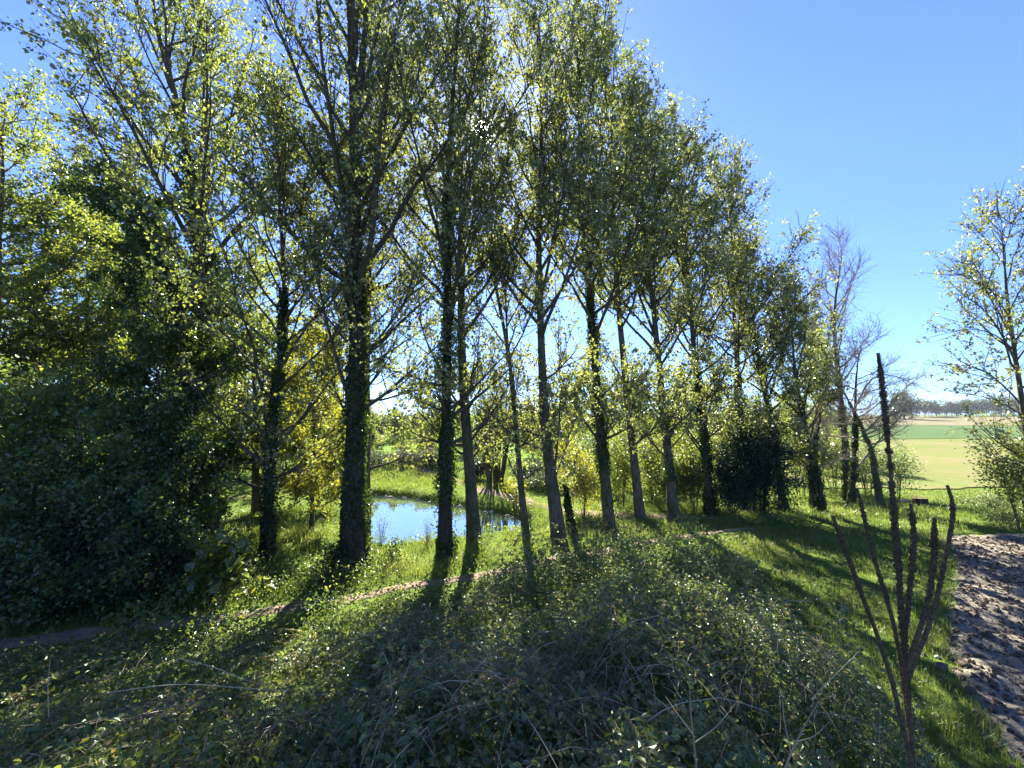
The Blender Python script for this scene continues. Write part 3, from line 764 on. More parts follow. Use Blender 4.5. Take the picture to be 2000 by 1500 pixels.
for k, (u, Y, rx, h, m, lab) in enumerate([
        (1210, 19.0, 1.1, 4.0, 'lime', 'light green sapling between the ivy-footed and the narrow straight poplar'),
        (1275, 20.0, 1.2, 3.6, 'lime', 'light green sapling between the reddish trunk and the pale-patched trunk'),
        (1340, 20.0, 1.2, 4.4, 'lime', 'light green sapling behind the gap left of the ivy-covered poplar'),
        (1400, 21.5, 1.3, 4.6, 'reed', 'pale green sapling peeping out left of the holly top'),
        (1232, 24.0, 1.8, 4.8, 'lime', 'farther rounded green sapling seen behind the narrow straight poplar'),
        (1165, 24.0, 1.6, 4.2, 'reed', 'pale farther sapling behind the golden bushes'),
        (1560, 22.0, 1.5, 3.8, 'reed', 'pale green bush just right of the holly, behind the row'),
        (1625, 23.0, 1.5, 3.7, 'lime', 'light green bush at the foot of the leafless trees'),
        (1690, 22.5, 1.4, 3.4, 'reed', 'airy pale green bush beneath the leaning leafless tree'),
        (1745, 21.5, 1.1, 3.2, 'reed', 'wispy green bush at the field edge, last of the hedge'),
        (1305, 18.6, .8, 2.7, 'lime', 'low bright sapling between the reddish and the pale-patched trunks, nearest the grass'),
        (1352, 18.4, .9, 3.0, 'lime', 'bright sapling at the foot of the ivy-covered poplar, left side'),
        (1300, 26.0, 2.2, 5.2, 'lime', 'tall farther green sapling framed by reddish and pale-patched trunks'),
        (1370, 26.5, 2.2, 5.4, 'reed', 'tall pale farther sapling behind the ivy-covered poplar'),
        (1590, 25.0, 2.0, 4.6, 'lime', 'farther green sapling behind the rightmost leafy poplar')]):
    shrub('green_sapling', lab, 'sapling', 90 + k, at(u, Y), rx, rx * .8, h, 110, 2800 if 6 <= k < 10 else 5600, .085, m, z0=.1, sig=.24, stems=9, stem_r=.016, group=US, hang=.2)

# holly
shrub('holly_bush', 'dark blue-green cone-shaped holly under the poplars', 'bush', 101, at(1478, 17.6), 1.75, 1.4, 4.7, 300, 26000, .075, 'holly', z0=.0, sig=.2, stems=9, stem_r=.03, twig='barkdark', shell=.35)
shrub('holly_bush', 'smaller dark holly leaning on the tall one, left side', 'bush', 102, at(1425, 17.2), .8, .8, 3.4, 120, 8000, .07, 'holly', z0=.0, sig=.2, stems=6, stem_r=.02, twig='barkdark', shell=.35)

# coppice stool beyond the pond
rng = np.random.default_rng(111)
cb = at(968, 26.0); cz = Hs(*cb)
o = thing('coppice_stool', 'leafless coppiced clump of tall straight stems beyond the pond', 'tree', (cb[0], cb[1], cz))
n = 30; a = rng.uniform(0, 2 * pi, n); lean = rng.uniform(.02, .26, n)
p0 = np.array([cb[0], cb[1], cz - .1]) + np.stack([np.cos(a) * .45, np.sin(a) * .4, a * 0], -1)
d = nrm(np.stack([np.cos(a) * lean, np.sin(a) * lean, np.ones(n)], -1))
L = rng.uniform(5.5, 8.0, n)
SP = curved(rng, p0, d, L, 9, .0, .02)
g = Geo(); g.add(*tubes(SP, rng.uniform(.025, .065, n)[:, None] * (1 - np.linspace(0, 1, 9))[None] ** .7 + .008, 6))
build('stems', g, M['bark'], o, True)
g = Geo(); m = 900; b = rng.integers(0, n, m); s = rng.uniform(.4, 1, m)
q0, tan = at_bt(SP, b, s); TP = curved(rng, q0, nrm(tan + rng.normal(0, .3, (m, 3))), rng.uniform(.5, 1.5, m), 4, .15, .1)
g.add(*tubes(TP, np.tile([.008, .007, .005, .003], (m, 1)), 4))
build('twigs', g, M['twig'], o, True)

# brush and scrub on the far bank
for k, (u, Y, rx, h, m, lab) in enumerate([
        (712, 31, 2.2, 1.1, 'farleaf', 'low dark scrub on the far bank behind the thickest trunk'),
        (790, 31.5, 2.0, 1.1, 'farbare', 'grey-brown brush heap on the far bank left of the ivy-wrapped trunk'),
        (845, 31, 1.5, 1.2, 'farbare', 'dark brush pile on the far bank, behind the ivy-wrapped trunk'),
        (935, 27.5, 1.2, 1.9, 'farleaf', 'dark bramble mound at the left foot of the coppiced clump'),
        (1035, 25.5, 1.5, 1.8, 'farleaf', 'dark scrubby bush right of the coppiced clump'),
        (1085, 23.5, 1.4, 1.5, 'farleaf', 'low scrub beyond the pond track behind the two-stemmed poplar'),
        (1150, 26, 2.0, 2.6, 'farleaf', 'grey-green thicket at the bend of the pond track')]):
    shrub('scrub_bush', lab, 'bush', 120 + k, at(u, Y), rx, rx * .6, h, 90, 4200, .10, m, z0=0, sig=.22, stems=8, stem_r=.02, group='scrub beyond the pond')

# trees along the far side of the meadow
wood = [(470, 62, 8), (530, 66, 7), (585, 60, 7.5), (640, 66, 6.2), (690, 70, 6.0), (735, 64, 5.2), (775, 70, 5.6), (815, 68, 5.4), (850, 74, 6.0), (890, 70, 5.3), (930, 76, 5.8),
        (975, 72, 5.4), (1020, 78, 6.0), (1065, 74, 5.8), (1110, 80, 6.4), (1160, 76, 6.0), (1210, 84, 6.6), (1265, 80, 6.2), (1330, 88, 6.8), (1400, 90, 6.6), (1480, 96, 6.6), (1560, 100, 6.6), (1640, 104, 6.2)]
wl = ['leftmost tree of the meadow-side line, seen through the yellow saplings', 'hazy tree at the meadow end left of the yellow sapling', 'meadow-side tree behind the yellow sapling',
      'low rounded tree across the meadow, left of the thickest trunk', 'olive tree across the meadow behind the thickest trunk', 'small dark tree across the meadow, right of the thickest trunk',
      'grey-green tree at the top of the meadow above the pond', 'rounded tree at the top of the meadow left of the ivy-wrapped trunk', 'meadow-side tree hidden partly by the ivy-wrapped trunk',
      'low tree at meadow top between ivy-wrapped and bare trunk', 'meadow-side tree left of the coppiced clump', 'meadow-side tree behind the coppiced stems',
      'tree across the meadow just right of the coppiced clump', 'tree across the meadow left of the two-stemmed poplar', 'tree across the meadow right of the two-stemmed poplar',
      'far tree behind the ivy-footed poplar', 'far tree seen right of the ivy-footed poplar', 'far tree seen behind the narrow straight poplar', 'far tree glimpsed beyond the pale-patched poplar',
      'far tree behind the ivy-covered poplar beside the holly', 'far tree hidden mostly by the holly', 'far tree glimpsed between holly and leafless trees', 'far tree behind the leafless trees']
for k, ((u, Y, h), lab) in enumerate(zip(wood, wl)):
    shrub('meadow_tree', lab, 'tree', 140 + k, at(u, Y), h * .62, h * .5, h, 90, 2600, .34, 'farleaf' if k % 3 else 'lime', z0=.05, sig=.5, stems=5, stem_r=.09, group='trees along the far side of the meadow')

for k, (u, Y, h, mt, lab) in enumerate([
        (500, 24, 8.5, 'lime', 'yellow-green tree behind the yellow sapling, closing the view at the left'), (425, 27, 9.5, 'lime', 'yellow-green tree deep behind the slender ivy-darkened poplar'),
        (1125, 33, 5.6, 'lime', 'sunlit tree beyond the track, right of the two-stemmed poplar'), (1185, 30, 5.6, 'lime', 'sunlit tree beyond the track behind the ivy-footed poplar'),
        (1240, 34, 6.6, 'lime', 'taller sunlit tree beyond the track behind the narrow straight poplar'), (1300, 31, 6.0, 'reed', 'pale sunlit tree farther back left of the pale-patched trunk'),
        (1350, 36, 7.0, 'lime', 'sunlit tree farther back between pale-patched and ivy-covered trunks'), (1420, 33, 6.2, 'lime', 'sunlit tree farther back showing left of the holly'),
        (720, 40, 4.5, 'lime', 'sunlit tree on the far bank showing left of the thickest trunk'), (780, 46, 4.7, 'elder', 'green tree above the scrub on the far bank, left of the ivy-wrapped trunk'),
        (835, 44, 4.3, 'lime', 'sunlit tree on the far bank just left of the ivy-wrapped trunk'), (905, 45, 5.4, 'elder', 'green tree far behind the bare-trunked poplar'),
        (945, 40, 4.8, 'reed', 'pale green tree left behind the coppiced clump'), (1040, 42, 5.4, 'lime', 'sunlit tree right behind the coppiced clump'), (1085, 38, 5.2, 'elder', 'green tree farther back behind the two-stemmed poplar'),
        (640, 36, 7.4, 'lime', 'tall sunlit tree farther back between slender and thickest poplar'), (585, 33, 7.4, 'elder', 'green tree farther back behind the yellow sapling'),
        (1540, 34, 5.8, 'lime', 'sunlit tree farther back showing right of the holly'), (1610, 36, 5.4, 'reed', 'pale sunlit tree farther back among the leafless trees')]):
    p = P(u, 900, Y); gz = Hs(p[0], p[1])
    vv = [CY - F * math.tan(math.atan2(gz + zz - EYE, Y) - PITCH) for zz in (0, h * .35, h * .7)]
    tree('sunlit_tree', lab, 'tree', 240 + k, [(u, vv[0]), (u + 4, vv[1]), (u - 3, vv[2])], Y, h, .10, .10, h * .36, nL=24, nS=260, nT=1500, nleaf=9000, leaf=.13, mat=mt, el=(5, 55), hang=.2,
         group='sunlit trees in the middle distance', jit=.10)

# trees on the skyline at the right
sky = [(1752, 232, 11), (1763, 215, 17), (1775, 216, 19), (1787, 218, 16), (1800, 250, 11), (1813, 255, 12), (1826, 258, 12), (1840, 262, 8), (1856, 270, 8), (1868, 270, 11), (1880, 272, 7), (1893, 272, 11), (1905, 274, 12),
       (1920, 275, 14), (1936, 276, 14), (1952, 276, 15), (1968, 276, 15), (1984, 276, 16), (2000, 276, 15), (2016, 276, 15)]
sl = ['low bushy tree left of the two skyline conifers', 'left-hand pointed skyline tree, slimmer of the tall group', 'tallest pointed tree on the skyline', 'right-hand pointed tree in the tall skyline group',
      'rounded skyline tree directly right of the tall group', 'second rounded skyline tree right of the tall group', 'rounded skyline tree ending the left clump', 'small tree in the low gap of the skyline',
      'lone low skyline tree beside the gap', 'umbrella-shaped tree standing out of the skyline', 'lowest bushy tree between umbrella-shaped trees', 'broad-topped tree right of the umbrella-shaped one',
      'broad skyline tree left of the taller wood', 'first tree of the taller skyline wood above the brown field', 'second tree of the taller skyline wood', 'middle tree of the taller skyline wood',
      'skyline tree behind the right-edge poplar branches', 'skyline tree just left of the right-edge poplar trunk', 'skyline tree behind the right-edge poplar trunk', 'skyline tree cut by the picture edge']
for k, ((u, Y, h), lab) in enumerate(zip(sky, sl)):
    pointed = k in (1, 2, 3)
    shrub('skyline_tree', lab, 'tree', 170 + k, at(u, Y), h * (.2 if pointed else .5), h * .3, h, 60, 1100, .85, 'farleaf', z0=0 if pointed or k > 12 else .25, sig=.8, stems=2, stem_r=.2, group='trees on the skyline')

# right: shrubs near the field
shrub('field_bush', 'bright yellow-green bush under the right-edge poplar', 'bush', 201, at(1985, 15.0), 1.25, 1.0, 3.6, 90, 4200, .085, 'lime', z0=.25, sig=.2, stems=6, stem_r=.018)
shrub('bramble_bush', 'low dark bramble bush on the grass strip beside the ploughed field', 'bush', 202, at(1970, 15.6), 1.5, .9, .95, 70, 6000, .055, 'bramble', z0=0, sig=.16, stems=8, stem_r=.01)
shrub('bramble_bush', 'flat bramble patch on the far edge of the grass, before the sown field', 'bush', 203, at(1945, 19.5), 2.4, .9, .7, 70, 5000, .06, 'bramble', z0=0, sig=.18, stems=8, stem_r=.01)

# tree stump and log
rs = np.random.default_rng(211)
sp = G(1797, 990); sz = Hs(sp[0], sp[1])
o = thing('tree_stump', 'sawn tree stump with pale top at the field edge', 'stump', (sp[0], sp[1], sz))
pts = np.stack([np.full(7, sp[0]), np.full(7, sp[1]), np.linspace(sz - .05, sz + .42, 7)], -1)
rr = np.array([.36, .31, .29, .28, .28, .275, .27])
g = Geo(); g.add(*trunk_tube(rs, pts, rr, 18, .3, .10)); build('stump_bark', g, M['barkdark'], o, True)
a = np.arange(18) / 18 * 2 * pi
V = np.concatenate([[[sp[0], sp[1], sz + .425]], np.stack([sp[0] + .268 * np.cos(a), sp[1] + .268 * np.sin(a), np.full(18, sz + .415)], -1)])
g = Geo(); g.add(V, np.stack([np.zeros(18, int), 1 + np.arange(18), 1 + (np.arange(18) + 1) % 18], -1)); build('cut_top', g, M['stumpwood'], o)
lp = G(1765, 985); lz = Hs(lp[0], lp[1])
o = thing('cut_log', 'short pale split log lying left of the tree stump', 'log', (lp[0], lp[1], lz))
LPt = np.array([[lp[0] - .3, lp[1] - .1, lz + .12], [lp[0] - .1, lp[1], lz + .13], [lp[0] + .12, lp[1] + .08, lz + .12], [lp[0] + .3, lp[1] + .16, lz + .11]])
g = Geo(); g.add(*trunk_tube(rs, LPt, np.full(4, .11), 12, 0, .1)); build('log_bark', g, M['stumpwood'], o, True)
for s, ip in ((0, 0), (1, 3)):
    c = LPt[ip]; t = nrm(LPt[1] - LPt[0]); n1 = nrm(np.cross(t, UP)); n2 = np.cross(t, n1)
    ring = c + (.105 * np.cos(a))[:, None] * n1 + (.105 * np.sin(a))[:, None] * n2
    g = Geo(); g.add(np.concatenate([[c + t * (.004 if s else -.004)], ring]), np.stack([np.zeros(18, int), 1 + np.arange(18), 1 + (np.arange(18) + 1) % 18], -1))
    build('cut_end', g, M['stumpwood'], o)

# mistletoe balls in the leafless and leafy trees
for k, (u, v, Y, r, lab) in enumerate([(1624, 776, 20.6, .42, 'large mistletoe ball hanging in the leafless trees'), (1566, 607, 18.8, .26, 'small dark mistletoe ball high in the rightmost leafy poplar')]):
    rs = np.random.default_rng(220 + k); c = P(u, v, Y)
    o = thing('mistletoe_ball', lab, 'mistletoe', c)
    m = 420; d = nrm(rs.normal(0, 1, (m, 3)))
    TP = curved(rs, np.tile(c, (m, 1)), d, r * rs.uniform(.6, 1.05, m), 4, .1, .2)
    g = Geo(); g.add(*tubes(TP, np.tile([.007, .006, .005, .004], (m, 1)), 3)); build('stems', g, M['twig'], o)
    e = TP[rs.integers(0, m, 1100), rs.integers(2, 4, 1100)] + rs.normal(0, .02, (1100, 3))
    g = Geo(); g.add(*leaves(rs, e, rs.normal(0, 1, (1100, 3)), rs.normal(0, 1, (1100, 3)), np.full(1100, .06), .35), rnd=rs.random(1100)); build('foliage', g, M['ivy'], o)


# ------------------------------------------------------------------ dead mullein in the foreground
MY = 1.55


def spike_geo(rs, px, Y, rad, stem_part=.0, gaps=()):
    """flower spike crowded with dry seed capsules"""
    pts = resample([P(u, v, y) for (u, v), y in zip(px, np.linspace(*Y, len(px)))], 60)
    st = Geo()
    k = np.linspace(0, 1, 60)
    st.add(*tubes(pts[None], (.0055 + .003 * (1 - k))[None], 8))
    L = np.linalg.norm(np.diff(pts, axis=0), axis=1).sum()
    n = int(L * 2000)
    t = rs.uniform(stem_part, 1, n)
    for a_, b_ in gaps:
        t = t[(t < a_) | (t > b_)]
    # tapers to a few capsules near the lower end
    pr = np.clip((t - stem_part) / .12, .10, 1); t = t[rs.random(len(t)) < pr]
    n = len(t)
    rv = rad * np.clip((1.02 - t) / .10, .35, 1) * (.72 + .5 * vnoise(t * 26, t * 0 + rad * 9000, 6))
    p, tan = at_t(pts, t)
    a = rs.uniform(0, 2 * pi, n)
    nx = nrm(np.cross(tan, np.array([.2, .9, .3]))); ny = np.cross(tan, nx)
    o = np.cos(a)[:, None] * nx + np.sin(a)[:, None] * ny
    c = p + o * (rv * rs.uniform(.45, 1.05, n))[:, None]
    # capsule: small lumpy octahedron pointing outward and up
    ax = nrm(o + tan * .5); s1 = nrm(np.cross(ax, tan)); s2 = np.cross(ax, s1)
    ln = rs.uniform(.0032, .0060, n)[:, None]; w = rs.uniform(.0020, .0034, n)[:, None]
    V = np.stack([c - ax * ln, c + s1 * w, c + s2 * w, c - s1 * w, c - s2 * w, c + ax * ln], 1).reshape(-1, 3)
    q = (np.arange(n) * 6)[:, None, None]
    T = np.array([[0, 2, 1], [0, 3, 2], [0, 4, 3], [0, 1, 4], [5, 1, 2], [5, 2, 3], [5, 3, 4], [5, 4, 1]])[None]
    cap = Geo(); cap.add(V, (q + T).reshape(-1, 3))
    core = Geo(); core.add(*tubes(pts[int(stem_part * 59):][None], (rad * .5 * np.clip(np.linspace(12, .6, 60 - int(stem_part * 59)), .3, 1))[None], 8))
    return st, cap, core, pts


rs = np.random.default_rng(231)
root = P(1790, 1600, MY)
root[2] = Hs(root[0], root[1])
mb = thing('dead_mullein', 'dead brown mullein with several upright seed spikes in the foreground', 'plant', root)
spikes = [
    ([(1792, 1640), (1788, 1560), (1778, 1420), (1768, 1300), (1760, 1180), (1746, 1000), (1738, 900), (1731, 830), (1724, 760), (1715, 690)], (MY, MY), .0106, .22, [(.755, .775), (.715, .74), (.787, .80)]),
    ([(1772, 1330), (1786, 1290), (1806, 1245), (1828, 1180), (1842, 1110), (1855, 1050), (1862, 1000), (1858, 970), (1850, 948)], (MY, MY + .12), .0070, .30, []),
    ([(1770, 1310), (1782, 1270), (1800, 1220), (1816, 1160), (1825, 1090), (1825, 1012)], (MY, MY - .10), .0078, .30, []),
    ([(1766, 1270), (1768, 1230), (1774, 1190), (1781, 1110), (1786, 1050), (1779, 985)], (MY, MY + .05), .0080, .12, []),
    ([(1776, 1420), (1760, 1290), (1742, 1205), (1722, 1140), (1703, 1075), (1688, 1010), (1674, 955)], (MY, MY + .18), .0070, .40, []),
    ([(1782, 1500), (1740, 1320), (1708, 1225), (1690, 1180), (1668, 1120), (1648, 1065), (1626, 1008)], (MY, MY - .12), .0066, .55, []),
]
for px_, Y_, rad, sp_, gp in spikes:
    st, cap, core, pts = spike_geo(rs, px_, Y_, rad, sp_, gp)
    so = build('spike', st, M['mullein'], mb, True)
    if not gp:
        cap.add(core.v[0], core.f[0])
    else:
        # the core follows the capsules and breaks where they break
        for a_, b_ in ((sp_ + .05, gp[1][0]), (gp[2][1], 1)):
            t = np.linspace(a_, b_, 30); p, _ = at_t(pts, np.minimum(t, .999))
            cap.add(*tubes(p[None], np.full((1, 30), rad * .5), 8))
    c = build('seed_capsules', cap, M['mullein'], so)
    c.matrix_parent_inverse.identity(); c.location = (0, 0, 0)
    me = c.data; arr = np.zeros(len(me.vertices) * 3, np.float32); me.vertices.foreach_get('co', arr)
    arr = (arr.reshape(-1, 3) - np.array(mb.location, np.float32) + np.array(so.location, np.float32)).ravel()
    me.vertices.foreach_set('co', arr)


# ------------------------------------------------------------------ ground cover
def scatter(rng, n, x0, x1, y0, y1, near=3.0):
    """points with density falling with distance from the viewer's side"""
    x = rng.uniform(x0, x1, n * 3); y = rng.uniform(y0, y1, n * 3)
    d = np.hypot(x, y); keep = rng.random(n * 3) < np.minimum(1, (near / np.maximum(d, .1)) ** 1.2)
    # nothing outside a wide wedge in front
    keep &= (np.abs(x) < 1.55 * np.maximum(y, 0) + 3.0)
    return x[keep][:n], y[keep][:n]


_r = np.random.default_rng(300)
_bx, _by = _r.uniform(-12, 8.5, 250), _r.uniform(.5, 14.5, 250)
_bd, _bf = mound_mask(_bx, _by)
_ok = (_bd > .15) & (_bf > .10); _bx, _by = _bx[_ok], _by[_ok]
_brt = sstep((_bx + 3.2) / 4.5)
_bR = _r.uniform(.35, 1.0, len(_bx)) * (.75 + .45 * _brt); _bh = _bR * _r.uniform(.35, 1.25, len(_bx)) ** 1.3 * (.26 + .64 * _brt)


def bramble_h(x, y):
    x = np.asarray(x, float); y = np.asarray(y, float)
    out = np.zeros(x.shape)
    for a_, b_, r_, h_ in zip(_bx, _by, _bR, _bh):
        q = 1 - ((x - a_) ** 2 + (y - b_) ** 2) / (r_ * r_)
        out = np.maximum(out, h_ * np.sqrt(np.maximum(q, 0)))
    d, fall = mound_mask(x, y)
    edge = np.clip(d / .7, 0, 1) * np.clip(fall / .2, 0, 1)
    near = sstep((np.hypot(x, y) - 1.0) / 2.2)
    return edge * near * (.06 + out * (.72 + .56 * fbm(x * 2.6, y * 2.6, 66, 2)))


rng = np.random.default_rng(301)
x, y = scatter(rng, 140000, -13, 9, -.2, 15, 3.6)
d, fall = mound_mask(x, y)
ok = (d > .02) & (fall > .02) & (rng.random(len(x)) < .35 + .65 * sstep((x + 4) / 5))
ok &= fbm(x * 1.1, y * 1.1, 77, 2) + .18 * sstep((x + 3) / 4) > .34
ok &= np.hypot(x, y) > 1.25
x, y = x[ok], y[ok]; n = len(x)
hb = bramble_h(x, y)
z = H(x, y) + np.maximum(hb, .02) * (rng.random(n) ** .40 + .22 * (rng.random(n) < .06) * rng.random(n)) + rng.normal(0, .02, n)
C = np.stack([x, y, z], -1)
az = rng.uniform(0, 2 * pi, n)
A0 = np.stack([np.cos(az), np.sin(az), rng.normal(.15, .35, n)], -1)
N0 = nrm(UP + rng.normal(0, .55, (n, 3)))
S0 = rng.uniform(.024, .054, n) * (1 + .03 * np.hypot(x, y))
g = Geo(); rr = np.clip(.5 * fbm(x * 1.3, y * 1.3, 5, 2) + .5 * rng.random(n), 0, 1)
for rot in (0, 1.15, -1.15):
    ca, sa = cos(rot), sin(rot)
    Bv = np.cross(N0, A0)
    A = A0 * ca + Bv * sa
    V, Fq = leaves(rng, C + nrm(A) * .006, A + rng.normal(0, .12, (n, 3)), N0 + rng.normal(0, .25, (n, 3)), S0 * (1 if rot == 0 else .82), .72, .14, two=True)
    g.add(V, Fq, rnd=np.tile(rr, 2))
build('bramble_leaves', g, M['bramble'], kind='stuff', label='dense mat of small bramble leaves over the near bank')

# arching canes
rng = np.random.default_rng(302)
x, y = scatter(rng, 3400, -11, 8, .2, 14, 3.2)
d, fall = mound_mask(x, y); ok = (d > .3) & (fall > .1) & (np.hypot(x, y) > 1.5); x, y = x[ok], y[ok]; n = len(x)
az = rng.uniform(0, 2 * pi, n); Ln = rng.uniform(.4, 1.7, n)
s = np.linspace(0, 1, 8)
ex = x[:, None] + np.cos(az)[:, None] * Ln[:, None] * s; ey = y[:, None] + np.sin(az)[:, None] * Ln[:, None] * s
ez = H(ex, ey) + np.maximum(bramble_h(ex, ey), .03) * np.where(rng.random(n) < .5 * (fbm(x * .9, y * .9, 83, 2) > .42) + .15, rng.uniform(.95, 1.4, n), rng.uniform(.4, 1.0, n))[:, None] + (rng.uniform(.0, .2, n) * Ln)[:, None] * np.sin(s * pi)[None]
ez[:, 0] = H(x, y)
CP = np.stack([ex, ey, ez], -1) + np.cumsum(rng.normal(0, .012, (n, 8, 3)), 1)
g = Geo(); V, Fq = tubes(CP, rng.uniform(.0016, .0042, n)[:, None] * (1.1 - .7 * s)[None], 4); g.add(V, Fq, rnd=np.repeat(rng.random(n), 7 * 4))
hi = np.where(CP[:, 1:, 2].max(1) - (H(CP[:, 4, 0], CP[:, 4, 1]) + bramble_h(CP[:, 4, 0], CP[:, 4, 1])) > -.02)[0]
nl_ = len(hi) * 26; b = rng.choice(hi, nl_); s_ = rng.uniform(.15, 1, nl_)
c_, tan_ = at_bt(CP, b, s_)
az_ = rng.uniform(0, 2 * pi, nl_)
A_ = tan_ * .5 + np.stack([np.cos(az_), np.sin(az_), rng.normal(.1, .4, nl_)], -1)
gl_ = Geo(); gl_.add(*leaves(rng, c_ + nrm(A_) * .012, A_, UP + rng.normal(0, .5, (nl_, 3)), rng.uniform(.028, .06, nl_), .72, .14, two=True), rnd=np.tile(rng.random(nl_), 2))
build('bramble_sprays', gl_, M['bramble'], kind='stuff', label='leafy sprays of bramble arching above the mat on the near bank')
build('bramble_canes', g, M['cane'], kind='stuff', label='tangle of brown arching bramble canes on the near bank')

# dry straw, in patches
rng = np.random.default_rng(303)
g = Geo()
for (u, v, m, spread, Lm) in [(1010, 1340, 190, .55, .75), (1040, 1420, 150, .40, .6), (860, 1330, 120, .4, .55), (700, 1290, 90, .35, .5), (360, 1410, 230, .28, .45), (500, 1480, 90, .25, .45), (1180, 1380, 110, .5, .7),
                              (1480, 1400, 130, .45, .6), (1300, 1320, 90, .6, .6), (200, 1330, 70, .5, .6), (640, 1180, 60, .4, .6), (940, 1230, 90, .7, .6), (1330, 1200, 80, 1.0, .6), (60, 1440, 60, .3, .5), (1620, 1430, 60, .35, .5)]:
    p = G(u, v)
    m = int(m * 1.5); spread *= .85
    x = p[0] + rng.normal(0, spread, m); y = p[1] + rng.normal(0, spread * .7, m); ok = np.hypot(x, y) > 1.6; x, y = x[ok], y[ok]; m = len(x)
    a0 = rng.uniform(0, 2 * pi); az = a0 + rng.normal(0, .9, m); e = rng.uniform(-.05, .75, m)
    base = np.stack([x, y, H(x, y) + bramble_h(x, y) * rng.uniform(.75, 1.15, m) + .03], -1)
    dd = np.stack([np.cos(az) * np.cos(e), np.sin(az) * np.cos(e), np.sin(e)], -1)
    L = Lm * rng.uniform(.35, 1.2, m)
    CP = curved(rng, base, dd, L, 7, -.45, .10)
    CP[:, :, 2] = np.maximum(CP[:, :, 2], H(CP[:, :, 0], CP[:, :, 1]) + .02)
    V, Fq = tubes(CP, rng.uniform(.0013, .0030, m)[:, None] * (1.1 - .6 * np.linspace(0, 1, 7))[None], 4)
    g.add(V, Fq, rnd=np.repeat(rng.random(m), 6 * 4))
build('dry_straw', g, M['dry'], kind='stuff', label='loose dry grass straw lying over the brambles')

# single long dead stalks
for k, (px_, Ys, r, lab) in enumerate([
        ([(205, 1354), (300, 1340), (365, 1335), (460, 1343), (565, 1349)], (2.9, 2.6), .0035, 'long bowed straw stalk lying level across the left brambles'),
        ([(345, 1285), (420, 1303), (480, 1330), (520, 1338)], (3.3, 2.9), .003, 'pale stalk slanting down to the right above the bowed straw stalk'),
        ([(95, 1400), (93, 1340), (98, 1288)], (2.9, 2.9), .003, 'short upright straw stalk at the lower left'),
        ([(960, 1310), (1000, 1360), (1050, 1430), (1100, 1520)], (3.0, 2.0), .0035, 'long straw stalk running down toward the bottom centre'),
        ([(860, 1360), (910, 1350), (985, 1340), (1010, 1345)], (2.9, 2.7), .0025, 'thin pale stalk reaching right in the middle brambles'),
        ([(1470, 1185), (1495, 1192), (1530, 1196)], (6.5, 6.2), .006, 'bare forked stick poking out on the right side of the bank'),
        ([(1585, 1365), (1640, 1310), (1700, 1250)], (3.3, 3.4), .0025, 'thin straw blade bent over the right-hand grass slope')]):
    rs = np.random.default_rng(310 + k)
    pts = resample([P(u, v, yy) for (u, v), yy in zip(px_, np.linspace(*Ys, len(px_)))], 14)
    g = Geo(); g.add(*tubes(pts[None], (r * (1.1 - .6 * np.linspace(0, 1, 14)))[None], 6), rnd=np.full(13 * 6, .85))
    if 'forked' in lab:
        q = resample([pts[6], pts[9] + np.array([0, 0, .12]), pts[13] + np.array([0, 0, .22])], 8); g.add(*tubes(q[None], np.full((1, 8), r * .6), 6), rnd=np.full(42, .8))
    build('dead_stalk', g, M['dry'], None, True, label=lab, category='stalk', group='single dead stalks on the near bank')

# leafless shoots standing in the brambles at the bottom
for k, (px_, br_, Y, lab) in enumerate([
        ([(1362, 1540), (1358, 1470), (1350, 1400), (1345, 1320)], [[(1358, 1450), (1400, 1420), (1440, 1370)], [(1357, 1440), (1320, 1390), (1300, 1360)]], 2.0, 'thin leafless shoot with side twigs at the bottom, left one'),
        ([(1520, 1540), (1545, 1470), (1575, 1410), (1600, 1370)], [[(1545, 1470), (1530, 1400), (1528, 1350)], [(1550, 1450), (1590, 1440), (1620, 1410)]], 2.0, 'thin leafless shoot leaning right at the bottom edge')]):
    rs = np.random.default_rng(330 + k)
    g = Geo()
    m = resample([P(u, v, Y) for u, v in px_], 16); g.add(*tubes(m[None], np.linspace(.0055, .0018, 16)[None], 6), rnd=np.full(90, .6))
    for b_ in br_:
        q = resample([P(u, v, Y + .08 * j) for j, (u, v) in enumerate(b_)], 10); g.add(*tubes(q[None], np.linspace(.0035, .0012, 10)[None], 5), rnd=np.full(45, .6))
    build('bare_shoot', g, M['dry'], None, True, label=lab, category='shoot', group='leafless shoots in the brambles')


# grass
def grass_blades(rng, x, y, hgt, wid):
    n = len(x); z = H(x, y)
    az = rng.uniform(0, 2 * pi, n); ln = rng.uniform(.1, .9, n)
    b = np.stack([np.cos(az + pi / 2), np.sin(az + pi / 2), az * 0], -1) * (wid * .5)[:, None]
    c = np.stack([x, y, z - .01], -1)
    d = np.stack([np.cos(az), np.sin(az), az * 0], -1)
    m = c + UP * (hgt * .55)[:, None] + d * (ln * hgt * .25)[:, None]
    t = c + UP * (hgt * (1 - .25 * ln))[:, None] + d * (ln * hgt * .75)[:, None]
    V = np.stack([c - b, c + b, m + b * .8, m - b * .8, t + b * .15, t - b * .15], 1).reshape(-1, 3)
    q = (np.arange(n) * 6)[:, None]
    Fq = np.concatenate([q + np.array([[0, 1, 2, 3]]), q + np.array([[3, 2, 4, 5]])])
    return V, Fq


rng = np.random.default_rng(401)
g = Geo()


